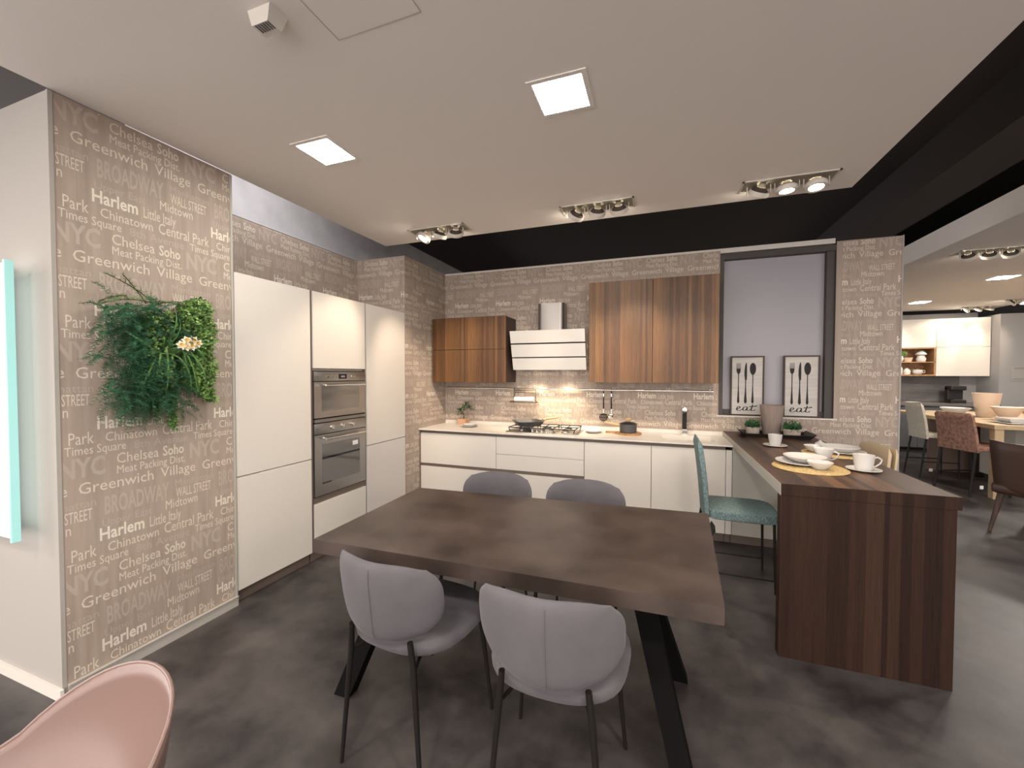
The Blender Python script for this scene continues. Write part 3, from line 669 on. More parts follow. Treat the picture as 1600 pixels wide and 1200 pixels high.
MB().tube([(-.080, 0, .068), (-.11, .0, .072), (-.16, .004, .082), (-.235, .008, .086)], [.010, .013, .013, .011], 10).build('handle', 'light_wood', sp_, world=False, smooth=60)
# tap
tp = thing('kitchen_tap', (.238, 4.34, ZT), 'tall square tap with black body and chrome base behind the sink', 'tap')
MB().box(-.026, .026, -.02, .02, 0, .012, .002).box(-.022, .022, -.018, .018, .012, .055, .002).build('base', 'chrome', tp, world=False)
MB().box(-.019, .019, -.016, .016, .055, .205, .003).build('body', 'black_metal', tp, world=False)
MB().box(-.015, .015, -.10, .016, .205, .232, .003).build('spout', 'black_metal', tp, world=False)
MB().box(-.021, .021, -.018, .018, .232, .262, .003).box(-.006, .006, -.03, .018, .262, .270).build('lever', 'chrome', tp, world=False)
# little tree
def leafcluster(b, c, n, r, s, flat=.6, seed=0, up=.3):
    rnd = random.Random(seed)
    for i in range(n):
        d = Vector((rnd.gauss(0, 1), rnd.gauss(0, 1), rnd.gauss(0, 1)*flat)).normalized()*r*rnd.random()**.4
        p = Vector(c)+d; a = Vector((rnd.uniform(-1, 1), rnd.uniform(-1, 1), rnd.uniform(-.4, 1)*up+.2)).normalized(); q = a.orthogonal().normalized()
        q.rotate(Matrix.Rotation(rnd.random()*6.28, 3, a)); l = s*rnd.uniform(.7, 1.3)
        v = [b.bm.verts.new(x) for x in (p, p+a*l*.5+q*l*.28, p+a*l, p+a*l*.5-q*l*.28)]; b.bm.faces.new(v)
tr = thing('potted_tree', (-2.16, 4.30, ZT), 'little bonsai-like tree in a terracotta pot at the left end of the worktop', 'plant')
MB().box(-.048, .048, -.045, .045, 0, .006).hexa([(-.042, -.042, .0), (.042, -.042, .0), (.042, .042, .0), (-.042, .042, .0), (-.055, -.055, .068), (.055, -.055, .068), (.055, .055, .068), (-.055, .055, .068)]).build('pot', 'terracotta', tr, world=False)
MB().tube([(0, 0, .066), (.005, 0, .10), (-.01, 0, .15), (.015, 0, .21)], [.006, .005, .004, .003], 8).tube([(-.004, 0, .12), (-.05, .01, .15)], .003, 6).tube([(.0, 0, .17), (.06, 0, .2)], .0025, 6).build('trunk', 'stem_brown', tr, world=False, smooth=60)
def blades(b, c, n, ln, wd, seed):
    rnd = random.Random(seed)
    for i in range(n):
        a = rnd.uniform(0, 6.28); e = rnd.uniform(-.4, .9); d = Vector((math.cos(a)*math.cos(e), math.sin(a)*math.cos(e), math.sin(e))); q = d.cross(Vector((0, 0, 1))).normalized(); l = ln*rnd.uniform(.7, 1.2)
        p = Vector(c); m_ = p+d*l*.55+Vector((0, 0, .006)); t_ = p+d*l-Vector((0, 0, .01))
        v = [b.bm.verts.new(x) for x in (p, m_+q*wd, t_, m_-q*wd)]; b.bm.faces.new(v)
b = MB()
for k, (x, y, z) in enumerate(((.02, 0, .225), (.05, 0, .205), (-.055, .01, .155), (-.03, -.01, .175), (.085, .0, .195), (0, 0, .20), (-.06, .0, .13), (.03, .02, .24))): blades(b, (x, y, z), 12, .058, .009, 20+k)
b.build('foliage', 'leaf_dark', tr, world=False, kind='stuff')

# ------------------------------------------------------------------ breakfast bar
ZP = .892
pn = thing('breakfast_bar', (.94, 3.4, 0), 'dark walnut breakfast bar with waterfall end panel', 'bar counter')
MB().box(.586, 1.285, 2.392, YB-.003, .832, ZP, .0015).build('top', 'walnut_top', pn)
MB().box(.5835, .5858, 2.392, YB-.004, .832, ZP-.001).build('lit_edge_band', 'greige', pn, label='edge band tinted pale as if catching light')  # light caught by the left edge is put into its pale colour
MB().box(.586, 1.284, 2.3895, 2.3915, .833, ZP-.0005).build('front_edge', 'walnut_panel', pn)
MB().box(.586, 1.270, 2.394, 2.454, 0, .8315, .0015).build('end_panel', 'walnut_panel', pn)
def mug(x, y, z, r, h, ha, label, flare=1.0, name='mug', lid=False):
    t = thing(name, (x, y, z), label, 'cup', 'white cups on the breakfast bar')
    MB().lathe([(0, 0), (r*.66, 0), (r*.78, h*.12), (r*.92, h*.5), (r*flare, h), (r*flare-.003, h), (r*.92-.004, h*.5), (r*.70, h*.14), (0, h*.1)], 32).build('body', 'porcelain', t, world=False, smooth=60)
    if ha is not None:
        ca, sa = math.cos(ha), math.sin(ha); P = [(r*.92, .80*h), (r*1.35, .86*h), (r*1.72, .72*h), (r*1.62, .5*h), (r*1.2, .30*h), (r*.84, .24*h)]
        MB().tube([(p*ca, p*sa, q_) for p, q_ in P], [.0045]*6, 8).build('handle', 'porcelain', t, world=False, smooth=60)
    if lid: MB().lathe([(r*flare+.001, h), (r*.6, h+.008), (.012, h+.012), (.011, h+.018), (.015, h+.024), (0, h+.026)], 24).build('lid', 'porcelain', t, world=False, smooth=60)
    return t
SAU = 'white saucers on the breakfast bar'
plate(.842, 3.62, ZP, .080, .010, 'white saucer under the handleless-looking cup near the plant tray', SAU, name='saucer', cat='saucer')
mug(.842, 3.62, ZP+.003, .046, .088, math.radians(80), 'tall white cup on a saucer between the plant tray and the placemats', 1.05)
def mat_(x, y, r, label):
    b = MB(); b.lathe([(0, 0), (r, 0), (r+.003, .003), (r, .006), (0, .006)], 40)
    t = b.build('placemat', 'wicker', world=False, label=label, cat='placemat', group='round wicker placemats'); t.location = (x, y, ZP+.0003)
    c = MB()
    for k in range(1, 9): c.tube([(r*k/8.3*math.cos(a*.1745), r*k/8.3*math.sin(a*.1745), .006) for a in range(36)], .0035, 5, closed=True)
    c.build('woven_rings', 'wicker', t, world=False, smooth=60, kind='stuff'); return t
mat_(.835, 2.835, .185, 'round wicker placemat nearest the end of the breakfast bar')
mat_(1.145, 3.40, .185, 'round wicker placemat at the farther place setting')
PZ = ZP+.0105
PG = 'white plates on the breakfast bar'
plate(.815, 2.905, PZ, .135, .016, 'larger lower white plate on the near wicker placemat', PG)
plate(.845, 2.955, PZ+.006, .112, .034, 'deep white plate stacked on the near placemat plate', PG, name='soup_plate')
b = MB().lathe([(0, 0), (.028, 0), (.034, .006), (.052, .022), (.064, .042), (.0615, .043), (.049, .026), (.03, .010), (0, .008)], 32)
o = b.build('bowl', 'porcelain', world=False, smooth=60, label='small round white bowl on the edge of the near placemat', cat='bowl', group='small white bowls'); o.location = (.868, 2.775, ZP+.0105)
mug(.975, 3.06, ZP+.0003, .044, .088, math.radians(-30), 'flared white lidded cup between the two place settings', 1.25, lid=False)
plate(1.105, 2.865, ZP+.0003, .082, .011, 'white saucer under the large mug at the right edge of the bar', SAU, name='saucer', cat='saucer')
mug(1.105, 2.865, ZP+.0035, .050, .090, math.radians(5), 'large straight white mug on saucer nearest the end of the bar', 1.02)
plate(1.185, 3.40, PZ, .135, .016, 'larger lower white plate on the far wicker placemat', PG)
plate(1.18, 3.42, PZ+.006, .115, .036, 'deep white plate stacked on the far placemat plate', PG, name='soup_plate')
o2 = o.copy(); COL.objects.link(o2); o2.location = (1.03, 3.40, PZ+.001); o2['label'] = 'small round white bowl on the far placemat behind the flared cup'
sb = thing('sugar_pot', (1.125, 3.60, ZP), 'small white lidded pot behind the flared cup', 'pot')
MB().lathe([(0, 0), (.026, 0), (.034, .02), (.030, .045), (.028, .045), (.03, .02), (0, .005)], 24).build('body', 'porcelain', sb, world=False, smooth=60)
MB().lathe([(.031, .045), (.015, .055), (.008, .058), (.010, .066), (0, .068)], 24).build('lid', 'porcelain', sb, world=False, smooth=60)
# tray with vase and pots
ty = thing('plant_tray', (.95, 4.2, ZP), 'long black wooden tray holding vase and two plants at the wall', 'tray')
b = MB(); x0, x1, y0, y1 = .70, 1.235, 4.05, 4.33
b.box(x0+.03, x1-.03, y0+.02, y1-.02, ZP+.0003, ZP+.008)
b.hexa([(x0+.03, y0+.02, ZP+.001), (x1-.03, y0+.02, ZP+.001), (x1-.03, y0+.026, ZP+.001), (x0+.03, y0+.026, ZP+.001), (x0, y0, ZP+.034), (x1, y0, ZP+.034), (x1, y0+.007, ZP+.034), (x0, y0+.007, ZP+.034)])
b.hexa([(x0+.03, y1-.026, ZP+.001), (x1-.03, y1-.026, ZP+.001), (x1-.03, y1-.02, ZP+.001), (x0+.03, y1-.02, ZP+.001), (x0, y1-.007, ZP+.034), (x1, y1-.007, ZP+.034), (x1, y1, ZP+.034), (x0, y1, ZP+.034)])
b.hexa([(x0+.03, y0+.02, ZP+.001), (x0+.036, y0+.02, ZP+.001), (x0+.036, y1-.02, ZP+.001), (x0+.03, y1-.02, ZP+.001), (x0-.012, y0, ZP+.046), (x0-.004, y0, ZP+.046), (x0-.004, y1, ZP+.046), (x0-.012, y1, ZP+.046)])
b.hexa([(x1-.036, y0+.02, ZP+.001), (x1-.03, y0+.02, ZP+.001), (x1-.03, y1-.02, ZP+.001), (x1-.036, y1-.02, ZP+.001), (x1+.004, y0, ZP+.046), (x1+.012, y0, ZP+.046), (x1+.012, y1, ZP+.046), (x1+.004, y1, ZP+.046)])
b.build('tray_body', 'tray_black', ty)
MB().lathe([(0, 0), (.062, 0), (.068, .005), (.093, .262), (.096, .268), (.089, .268), (.064, .01), (0, .008)], 56, T(.955, 4.235, ZP+.0085), lobes=28, lob=.012).build('vase', 'vase_taupe', smooth=50, label='tall ribbed taupe vase standing on the black tray', cat='vase', origin=(.955, 4.235, ZP+.0085))
def herb(x, y, label, sx, seed):
    t = thing('potted_herb', (x, y, ZP+.0085), label, 'plant', 'small plants on the black tray')
    MB().lathe([(0, 0), (.050, 0), (.053, .004), (.056, .068), (.050, .070), (.048, .05), (0, .05)], 28, sx=sx).build('pot', 'stone_pot', t, world=False, smooth=50)
    b = MB(); leafcluster(b, (0, 0, .082), 900, .058*sx, .017, .42, seed, .6); b.build('foliage', 'leaf_dark', t, world=False, kind='stuff')
    b = MB(); leafcluster(b, (0, 0, .092), 260, .052*sx, .015, .35, seed+1, .6); b.build('leaf_tips', 'leaf_mid', t, world=False, kind='stuff')
herb(.80, 4.20, 'small plant in stone pot left of the taupe vase', 1.0, 5)
herb(1.09, 4.145, 'small plant in wide stone pot right of the taupe vase', 1.15, 9)

# ------------------------------------------------------------------ pictures in the window recess
def ribbon(b, pts, w0, w1=None, z=0, n=6):
    """flat calligraphic stroke through 2-D control points (Catmull-Rom), width by direction"""
    P = [Vector((p[0], p[1])) for p in pts]; P = [P[0]*2-P[1]]+P+[P[-1]*2-P[-2]]; C_ = []
    for i in range(1, len(P)-2):
        for k in range(n):
            t = k/n; a, b_, c, d = P[i-1], P[i], P[i+1], P[i+2]
            C_.append(.5*((2*b_)+(c-a)*t+(2*a-5*b_+4*c-d)*t*t+(3*b_-a-3*c+d)*t**3))
    C_.append(P[-2]); prev = None
    for i, p in enumerate(C_):
        t = (C_[min(i+1, len(C_)-1)]-C_[max(i-1, 0)]); t = t.normalized() if t.length > 1e-9 else Vector((1, 0)); q = Vector((-t.y, t.x))
        wd = w0*(.30+.70*abs(t.y)**1.2); a, c = b.bm.verts.new((p.x+q.x*wd, p.y+q.y*wd, z)), b.bm.verts.new((p.x-q.x*wd, p.y-q.y*wd, z))
        if prev: b.bm.faces.new((prev[0], prev[1], c, a))
        prev = (a, c)
def eat_picture(x0, label):
    t = thing('framed_print', (x0+.14, YB+.024, WZ0+.0), label, 'picture', 'framed cutlery prints'); t.rotation_euler = (math.radians(0), 0, 0)
    W, H = .286, .572
    MB().box(-W/2, W/2, -.008, .012, 0, .014).box(-W/2, W/2, -.008, .012, H-.014, H).box(-W/2, -W/2+.014, -.008, .012, .014, H-.014).box(W/2-.014, W/2, -.008, .012, .014, H-.014).build('frame', 'frame_wood', t, world=False)
    MB().box(-W/2+.013, W/2-.013, -.001, .008, .013, H-.013).build('board', 'print_board', t, world=False)
    M3 = T(0, -.0018, 0) @ RX(math.pi/2)
    def flat(b, nm):
        bmesh.ops.transform(b.bm, matrix=M3, verts=b.bm.verts[:]); b.build(nm, 'ink', t, world=False)
    def handle(b, cx, zt, w=1.0):
        pts = [(cx-.004*w, zt), (cx-.0035*w, .30), (cx-.005*w, .24), (cx-.0085*w, .17), (cx-.0105*w, .135), (cx-.006*w, .122), (cx, .117), (cx+.006*w, .122), (cx+.0105*w, .135), (cx+.0085*w, .17), (cx+.005*w, .24), (cx+.0035*w, .30), (cx+.004*w, zt)]
        b.bm.faces.new([b.bm.verts.new((x, y, 0)) for x, y in pts])
    b = MB(); cx = -.073; handle(b, cx, .40)
    b.bm.faces.new([b.bm.verts.new((x, y, 0)) for x, y in [(cx-.004, .398), (cx-.014, .415), (cx-.018, .435), (cx-.018, .452), (cx+.018, .452), (cx+.018, .435), (cx+.014, .415), (cx+.004, .398)]])
    for i in range(4):
        xx = cx-.018+i*.0103; b.bm.faces.new([b.bm.verts.new(p) for p in ((xx, .45, 0), (xx+.0052, .45, 0), (xx+.0045, .505, 0), (xx+.0008, .505, 0))])
    flat(b, 'fork_print')
    b = MB(); cx = -.012; handle(b, cx, .345, 1.15)
    b.bm.faces.new([b.bm.verts.new((x, y, 0)) for x, y in [(cx-.006, .345), (cx+.010, .345), (cx+.011, .40), (cx+.010, .47), (cx+.007, .508), (cx+.002, .510), (cx-.006, .48), (cx-.011, .43), (cx-.011, .39)]]); flat(b, 'knife_print')
    b = MB(); cx = .048; handle(b, cx, .40); b.bm.faces.new([b.bm.verts.new((cx+.0265*math.cos(a*.2618), .452+(.055 if math.sin(a*.2618) > 0 else .060)*math.sin(a*.2618), 0)) for a in range(24)]); flat(b, 'spoon_print')
    b = MB(); k = .0016   # the word "eat" in brush script
    ribbon(b, [(-.092, .055), (-.080, .062), (-.062, .072), (-.056, .082), (-.064, .088), (-.078, .080), (-.084, .064), (-.078, .050), (-.062, .047), (-.044, .056), (-.030, .064)], .0052, z=.0001)
    ribbon(b, [(.004, .080), (-.010, .086), (-.026, .078), (-.032, .060), (-.024, .049), (-.010, .052), (.002, .068), (.006, .084), (.002, .062), (.008, .050), (.022, .052), (.036, .062)], .0052, z=.0002)
    ribbon(b, [(.052, .108), (.044, .085), (.038, .062), (.042, .050), (.056, .050), (.072, .060)], .0056, z=.0003)
    ribbon(b, [(.022, .088), (.040, .090), (.062, .091), (.088, .098)], .010, z=.0004); flat(b, 'lettering')
eat_picture(.652, 'framed print of black cutlery with the word eat, left of the vase')
eat_picture(1.092, 'framed print of black cutlery with the word eat, right of the vase')

# ------------------------------------------------------------------ dining table
tb = thing('dining_table', (-.58, 1.73, 0), 'dining table with rusty dark ceramic top and black splayed legs', 'table')
zt, zb = .75, .694
C4 = [(-1.358, 1.306), (.190, 1.338), (.236, 2.225), (-1.372, 2.128)]
MB().hexa([(x, y, zb) for x, y in C4]+[(x, y, zt) for x, y in C4]).build('tabletop', 'ceramic_top', tb)
def leg(tx, ty_, fx, fy, w, d=.03):
    # flat bar: w across X, d across Y
    MB().hexa([(fx-w, fy-d, 0), (fx+w, fy-d, 0), (fx+w, fy+d, 0), (fx-w, fy+d, 0), (tx-w*1.2, ty_-d, zb-.012), (tx+w*1.2, ty_-d, zb-.012), (tx+w*1.2, ty_+d, zb-.012), (tx-w*1.2, ty_+d, zb-.012)]).build('leg', 'dark_steel_leg', tb)
leg(-.083, 1.70, .118, 1.39, .034); leg(-.083, 1.76, .105, 2.06, .034)
leg(-1.13, 1.70, -1.325, 1.45, .040); leg(-1.13, 1.76, -1.325, 2.05, .040)
MB().box(-.17, .0, 1.58, 1.88, zb-.012, zb-.0005).build('mounting_plate', 'dark_steel_leg', tb); MB().box(-1.22, -1.04, 1.58, 1.88, zb-.012, zb-.0005).build('mounting_plate', 'dark_steel_leg', tb)

# ------------------------------------------------------------------ grey chairs
def grey_chair():
    t = thing('dining_chair', (0, 0, 0), '', 'chair')
    W, Hh, zc = .243, .148, .668; nu, nv = 20, 14; th = .056
    def bk(u, v, side):
        # superellipse-mapped sheet, bent round the sitter
        a = 2*u-1; c = 2*v-1
        e = 3.0 if c > 0 else 2.6; m = max(abs(a), abs(c)); l = (abs(a)**e+abs(c)**e)**(1/e); k = m/l if l > 1e-6 else 1
        x = a*k; z = c*k; d = max(abs(x), abs(z)) if l > 1e-6 else 0
        edge = min(1.0, (abs(a)**e+abs(c)**e)**(1/e)); edge = m
        prof = math.sqrt(max(0.0, 1-edge**5))
        wx = W*(1-.07*(1-(z+1)/2)**2) ; px = x*wx; bend = .105*abs(x)**1.9
        pz = zc+z*Hh+.010*(abs(x)**2)*(1 if z > 0 else -.1)
        py = -.262+bend-.030*((pz-.55)/.25)
        return Vector((px, py-(th/2)*prof*side, pz))
    b = MB(); g1 = b.grid(lambda u, v: bk(u, v, 1), nu, nv); g2 = b.grid(lambda u, v: bk(u, v, -1), nu, nv)
    bmesh.ops.remove_doubles(b.bm, verts=b.bm.verts[:], dist=.0006)
    bko = b.build('backrest', 'velvet', t, world=False, smooth=180, sub=1)
    b = MB(); P = [bk(.54, v/12, 1)+Vector((0, -.0012, 0)) for v in range(1, 12)]; b.tube(P, .0012, 5); b.build('seam', 'velvet_seam', bko, world=False)
    b = MB()
    def out(a):
        c_, s_ = math.cos(a), math.sin(a); e = 2.7; k = 1/((abs(c_)**e+abs(s_)**e)**(1/e)); x = .235*k*c_; y = .235*k*s_
        return x*(1+.06*(y/.235)), y
    prof = [(0, .448), (.80, .446), (.93, .452), (.985, .464), (1.0, .480), (.985, .494), (.93, .503), (.80, .507), (0, .505)]
    rings = []
    for s_, z in prof:
        if s_ == 0: rings.append([b.bm.verts.new((0, 0, z))]); continue
        rings.append([b.bm.verts.new((out(2*math.pi*j/40)[0]*s_, out(2*math.pi*j/40)[1]*s_, z+ (.018*max(0, -out(2*math.pi*j/40)[1]/.235-.5)))) for j in range(40)])
    for A, B in zip(rings, rings[1:]):
        for j in range(40):
            k = (j+1) % 40
            if len(A) == 1: b.bm.faces.new((A[0], B[k], B[j]))
            elif len(B) == 1: b.bm.faces.new((A[j], A[k], B[0]))
            else: b.bm.faces.new((A[j], A[k], B[k], B[j]))
    b.build('seat', 'velvet', t, world=False, smooth=180)
    for s_ in (-1, 1):
        MB().tube([(s_*.132, -.238, .535), (s_*.142, -.232, .44), (s_*.182, -.245, 0)], [.010, .011, .007], 10).build('leg', 'black_metal', t, world=False, smooth=60)
        MB().tube([(s_*.175, .165, .446), (s_*.213, .205, 0)], [.011, .007], 10).build('leg', 'black_metal', t, world=False, smooth=60)
    MB().tube([(-.143, -.232, .43), (-.10, -.12, .44), (.10, -.12, .44), (.143, -.232, .43)], .007, 8).tube([(-.17, .16, .438), (.17, .16, .438)], .007, 8).tube([(-.15, -.14, .44), (-.16, .16, .44)], .007, 8).tube([(.15, -.14, .44), (.16, .16, .44)], .007, 8).build('seat_frame', 'black_metal', t, world=False, smooth=60)
    return t
GC = 'grey velvet chairs around the dining table'
ch = grey_chair()
place(ch, (-.895, 1.405, 0), math.radians(-5), 'grey velvet dining chair at the near side of the table, the left one', GC)
place(copy_tree(ch), (-.318, 1.385, 0), math.radians(1), 'grey velvet dining chair at the near side of the table, the right one', GC)
place(copy_tree(ch), (-.950, 2.16, 0), math.radians(180), 'grey velvet chair beyond the table, the left one before the drawers', GC)
place(copy_tree(ch), (-.400, 2.16, 0), math.radians(180), 'grey velvet chair beyond the table, the right one', GC)

# ------------------------------------------------------------------ upholstered chairs with straight back
def side_chair(m, seat_z, back_z, leg_m, D=.42, W=.42, split=False, th=.05, rungs=True, tagm=None, foot_r=.009, lean=.07):
    """faces local +X; seat from x=-D/2 to D/2"""
    t = thing('upholstered_chair', (0, 0, 0), '', 'chair')
    b = MB(); n = 8
    pts = []
    for i in range(32):
        a = 2*math.pi*(i+.5)/32; c_, s_ = math.cos(a), math.sin(a); k = 1/((abs(c_)**6+abs(s_)**6)**(1/6)); pts.append((k*c_, k*s_))
    rings = [[b.bm.verts.new((x*D/2*s, y*W/2*s, z)) for x, y in pts] for s, z in ((.93, seat_z-.065), (.985, seat_z-.058), (1, seat_z-.03), (.985, seat_z-.008), (.90, seat_z))]
    for A, B in zip(rings, rings[1:]):
        for j in range(32): b.bm.faces.new((A[j], A[(j+1) % 32], B[(j+1) % 32], B[j]))
    b.bm.faces.new(rings[0][::-1]); b.bm.faces.new(rings[-1]); b.build('seat', m, t, world=False, smooth=50)
    def back(name, off, thk, zlo):
        b = MB(); N = 14
        R = []
        for i in range(N+1):
            v = i/N; z = zlo+(back_z-zlo)*v; cx = -D/2+.012-lean*v**1.6+off
            r = thk/2*(1 if v < .93 else math.sqrt(max(.05, 1-((v-.93)/.07)**2))); r *= (.75+.25*min(1, v*4)); hw = W/2*(1-.05*v)*(1 if v < .93 else 1-.10*((v-.93)/.07)**2)
            ring = []
            for a, c_ in ((-1, -.6), (-.6, -.97), (.6, -.97), (1, -.6), (1, 0), (1, .6), (.6, .97), (-.6, .97), (-1, .6), (-1, 0)): ring.append(b.bm.verts.new((cx+r*a, hw*c_/.97, z)))
            R.append(ring)
        for A, B in zip(R, R[1:]):
            for j in range(10): b.bm.faces.new((A[j], A[(j+1) % 10], B[(j+1) % 10], B[j]))
        b.bm.faces.new(R[0][::-1]); b.bm.faces.new(R[-1]); b.build(name, m, t, world=False, smooth=60)
    if split: back('backrest', .010, th*.5, seat_z-.05); back('back_cover', -.028, th*.35, seat_z-.05)
    else: back('backrest', 0, th, seat_z-.075)
    for sy in (-1, 1):
        MB().tube([(-D/2+.015, sy*(W/2-.03), seat_z-.06), (-D/2-.055, sy*(W/2-.02), 0)], [foot_r*1.1, foot_r*.8], 10).build('leg', leg_m, t, world=False, smooth=60)
        MB().tube([(D/2-.045, sy*(W/2-.03), seat_z-.06), (D/2-.035, sy*(W/2-.02), 0)], [foot_r*1.1, foot_r*.8], 10).build('leg', leg_m, t, world=False, smooth=60)
        if rungs: MB().tube([(-D/2-.055+.07*rungs/seat_z, sy*(W/2-.022), rungs), (D/2-.037, sy*(W/2-.022), rungs)], foot_r*.6, 8).build('rung', leg_m, t, world=False, smooth=60)
    if tagm:
        o = MB().box(-.027, .027, -.0015, .0015, -.036, .036, 0, T(*tagm[:3]) @ RY(math.radians(20)) if False else T(*tagm[:3])).build('price_tag', tagm[3], t, world=False)
    return t
tc_ = side_chair('teal_fabric', .52, .985, 'black_metal', D=.46, W=.40, rungs=.085, lean=.055, th=.045)
place(tc_, (.535, 3.245, 0), math.radians(0), 'teal tweed chair with thin black legs tucked under the breakfast bar')
MB().prism([(0, .045), (.022, .012), (.026, -.03), (.004, -.062), (-.022, -.03), (-.018, .010)], -.0015, .0015, T(-.19, -.19, .40) @ RX(math.pi/2)).build('price_tag', 'ink', tc_, world=False, label='black diamond shaped tag')
bc = side_chair('beige_leather', .50, .945, 'cane_wood', D=.42, W=.44, split=True, th=.06, rungs=0, lean=.03)
place(bc, (1.235, 3.60, 0), math.radians(180), 'beige leather chair seen over the far side of the breakfast bar')

# pink shell chair
pk = thing('shell_chair', (-1.085, .295, 0), 'glossy pink plastic shell armchair cropped at the lower left corner', 'chair', rz=math.radians(-22))
b = MB(); nu, nv = 44, 16
def shell(u, v):
    a = (u-.5)*2*math.radians(132)           # 0 at the back
    k = abs(a)/math.radians(132); rim_z = .785-.165*(k/.60)**2.5 if k < .60 else .62-.17*((k-.60)/.40)**1.2
    rim_r = .285+.02*math.sin(a)**2
    s = v; z = .445+(rim_z-.445)*s**1.7; r = rim_r*(.05+.95*(1-(1-s)**2.4)) + .012*s**6
    return Vector((r*math.sin(a)*1.02, r*math.cos(a)*.95, z))
g = b.grid(shell, nu, nv)
b.build('shell', 'pink_plastic', pk, world=False, smooth=180, solid=.006)
b = MB().tube([shell(i/nu, 1.0) for i in range(nu+1)], .0038, 8); b.build('rim', 'pink_plastic', pk, world=False, smooth=180)
MB().lathe([(0, .425), (.14, .428), (.17, .442), (.15, .4435), (0, .444)], 28).build('seat_underside', 'pink_plastic', pk, world=False, smooth=60)
for sx in (-1, 1):
    for sy in (-1, 1): MB().tube([(sx*.12, sy*.12, .43), (sx*.22, sy*.22, 0)], [.014, .010], 10).build('leg', 'light_wood', pk, world=False, smooth=60)

# ------------------------------------------------------------------ hanging green panel on the pillar
wp = thing('plant_wall_panel', (XF+.02, 1.37, 1.16), 'artificial green wall panel of ferns, boxwood and daffodils on the wallpapered pillar', 'plant panel')
def W_(y, z, d): return Vector((XF+d, y, z))
MB().box(XF+.0005, XF+.012, 1.26, 1.52, 1.42, 1.74).build('backing_board', 'leaf_dark', wp)
def fern(b, p, d, ln, seed, droop=.5, wd=.0016):
    rnd = random.Random(seed); P = [p.copy()]; v = d.normalized()
    n = 9
    for i in range(n):
        v = (v+Vector((0, 0, -droop/n))+Vector((rnd.uniform(-.05, .05), rnd.uniform(-.12, .12), rnd.uniform(-.05, .05)))).normalized(); q = P[-1]+v*ln/n
        if q.x < XF+.008: q.x = XF+.008
        P.append(q)
    for i in range(1, n+1):
        a = P[i]; t = (P[i]-P[i-1]).normalized()
        for s in (-1, 1):
            for k in range(3):
                q = (t*rnd.uniform(.3, .9)+Vector((rnd.uniform(-.4, .6), s*rnd.uniform(.5, 1), rnd.uniform(-.6, .7)))).normalized(); l = ln*.15*(1.15-i/n*.6)*rnd.uniform(.6, 1.2); e = a+q*l
                if e.x < XF+.004: e.x = XF+.004
                w_ = q.cross(t).normalized()*wd
                if w_.length < 1e-6: continue
                b.bm.faces.new([b.bm.verts.new(x) for x in (a-w_, a+w_, e)])
                # needles
                for j in range(2):
                    m_ = a.lerp(e, rnd.uniform(.3, 1)); q2 = (q+Vector((rnd.uniform(-.8, .8), rnd.uniform(-.8, .8), rnd.uniform(-.8, .8)))).normalized(); e2 = m_+q2*l*.5
                    if e2.x < XF+.004: e2.x = XF+.004
                    b.bm.faces.new([b.bm.verts.new(x) for x in (m_-w_*.8, m_+w_*.8, e2)])
    return P
rnd = random.Random(3)
b = MB(); sb_ = MB()
for i in range(330):
    y = 1.13+.23*rnd.random()**.8; z = 1.30+.49*rnd.random(); d = Vector((rnd.uniform(.2, .9), rnd.uniform(-.7, .25), rnd.uniform(-1.1, .5)))
    P = fern(b, W_(y, z, rnd.uniform(.01, .07)), d, rnd.uniform(.10, .17), 100+i, .9)
for i in range(40):
    y = 1.16+.17*rnd.random(); d = Vector((.3, rnd.uniform(-.2, .25), -1)); fern(b, W_(y, 1.34+rnd.random()*.06, .04), d, rnd.uniform(.12, .19), 600+i, .4)
for i in range(60):
    y = 1.36+.12*rnd.random(); z = 1.25+.5*rnd.random(); fern(b, W_(y, z, .05), Vector((.7, rnd.uniform(-.5, .5), rnd.uniform(-.8, .2))), .12, 900+i, .8)
b.build('fern_foliage', 'fern_green', wp, kind='stuff')
b = MB()
for k, (y, z, dy, dz, l) in enumerate(((1.33, 1.80, -.75, .55, .22), (1.33, 1.80, -.9, .15, .24), (1.30, 1.80, .95, .28, .17), (1.30, 1.79, -.6, .9, .16), (1.31, 1.78, .8, .5, .14), (1.22, 1.82, -.9, -.1, .12))):
    P = fern(b, W_(y, z, .05), Vector((.15, dy, dz)), l, 40+k, .55, .0022); sb_.tube(P, .0022, 5)
b.build('fern_sprays', 'leaf_mid', wp, kind='stuff'); sb_.build('twigs', 'stem_brown', wp, kind='stuff')
b = MB(); b2 = MB()
def bush(bb, y0, y1, z0, z1, n, s, d0, d1, seed, edge=None):
    r_ = random.Random(seed)
    for i in range(n):
        y = r_.uniform(y0, y1); z = r_.uniform(z0, z1)
        if edge and not edge(y, z): continue
        p = W_(y, z, r_.uniform(d0, d1)); a = Vector((r_.uniform(.1, 1), r_.uniform(-1, 1), r_.uniform(-1, 1))).normalized(); q = a.orthogonal().normalized(); q.rotate(Matrix.Rotation(r_.random()*6.28, 3, a)); l = s*r_.uniform(.7, 1.3)
        bb.bm.faces.new([bb.bm.verts.new(x) for x in (p, p+a*l*.5+q*l*.33, p+a*l, p+a*l*.5-q*l*.33)])
ed = lambda y, z: z < 1.845-.9*abs(y-1.535)-.00*y+.0 or y > 1.52 and z < 1.83
box_edge = lambda y, z: (z < 1.80+.055*math.sin((y-1.44)*16)) and (z > 1.32+.09*math.sin((y-1.44)*9+2.2)) and (y < 1.615+.015*math.sin(z*31))
bush(b, 1.44, 1.635, 1.28, 1.86, 5200, .018, .01, .075, 11, box_edge); bush(b2, 1.44, 1.635, 1.28, 1.86, 3000, .017, .045, .085, 12, box_edge)
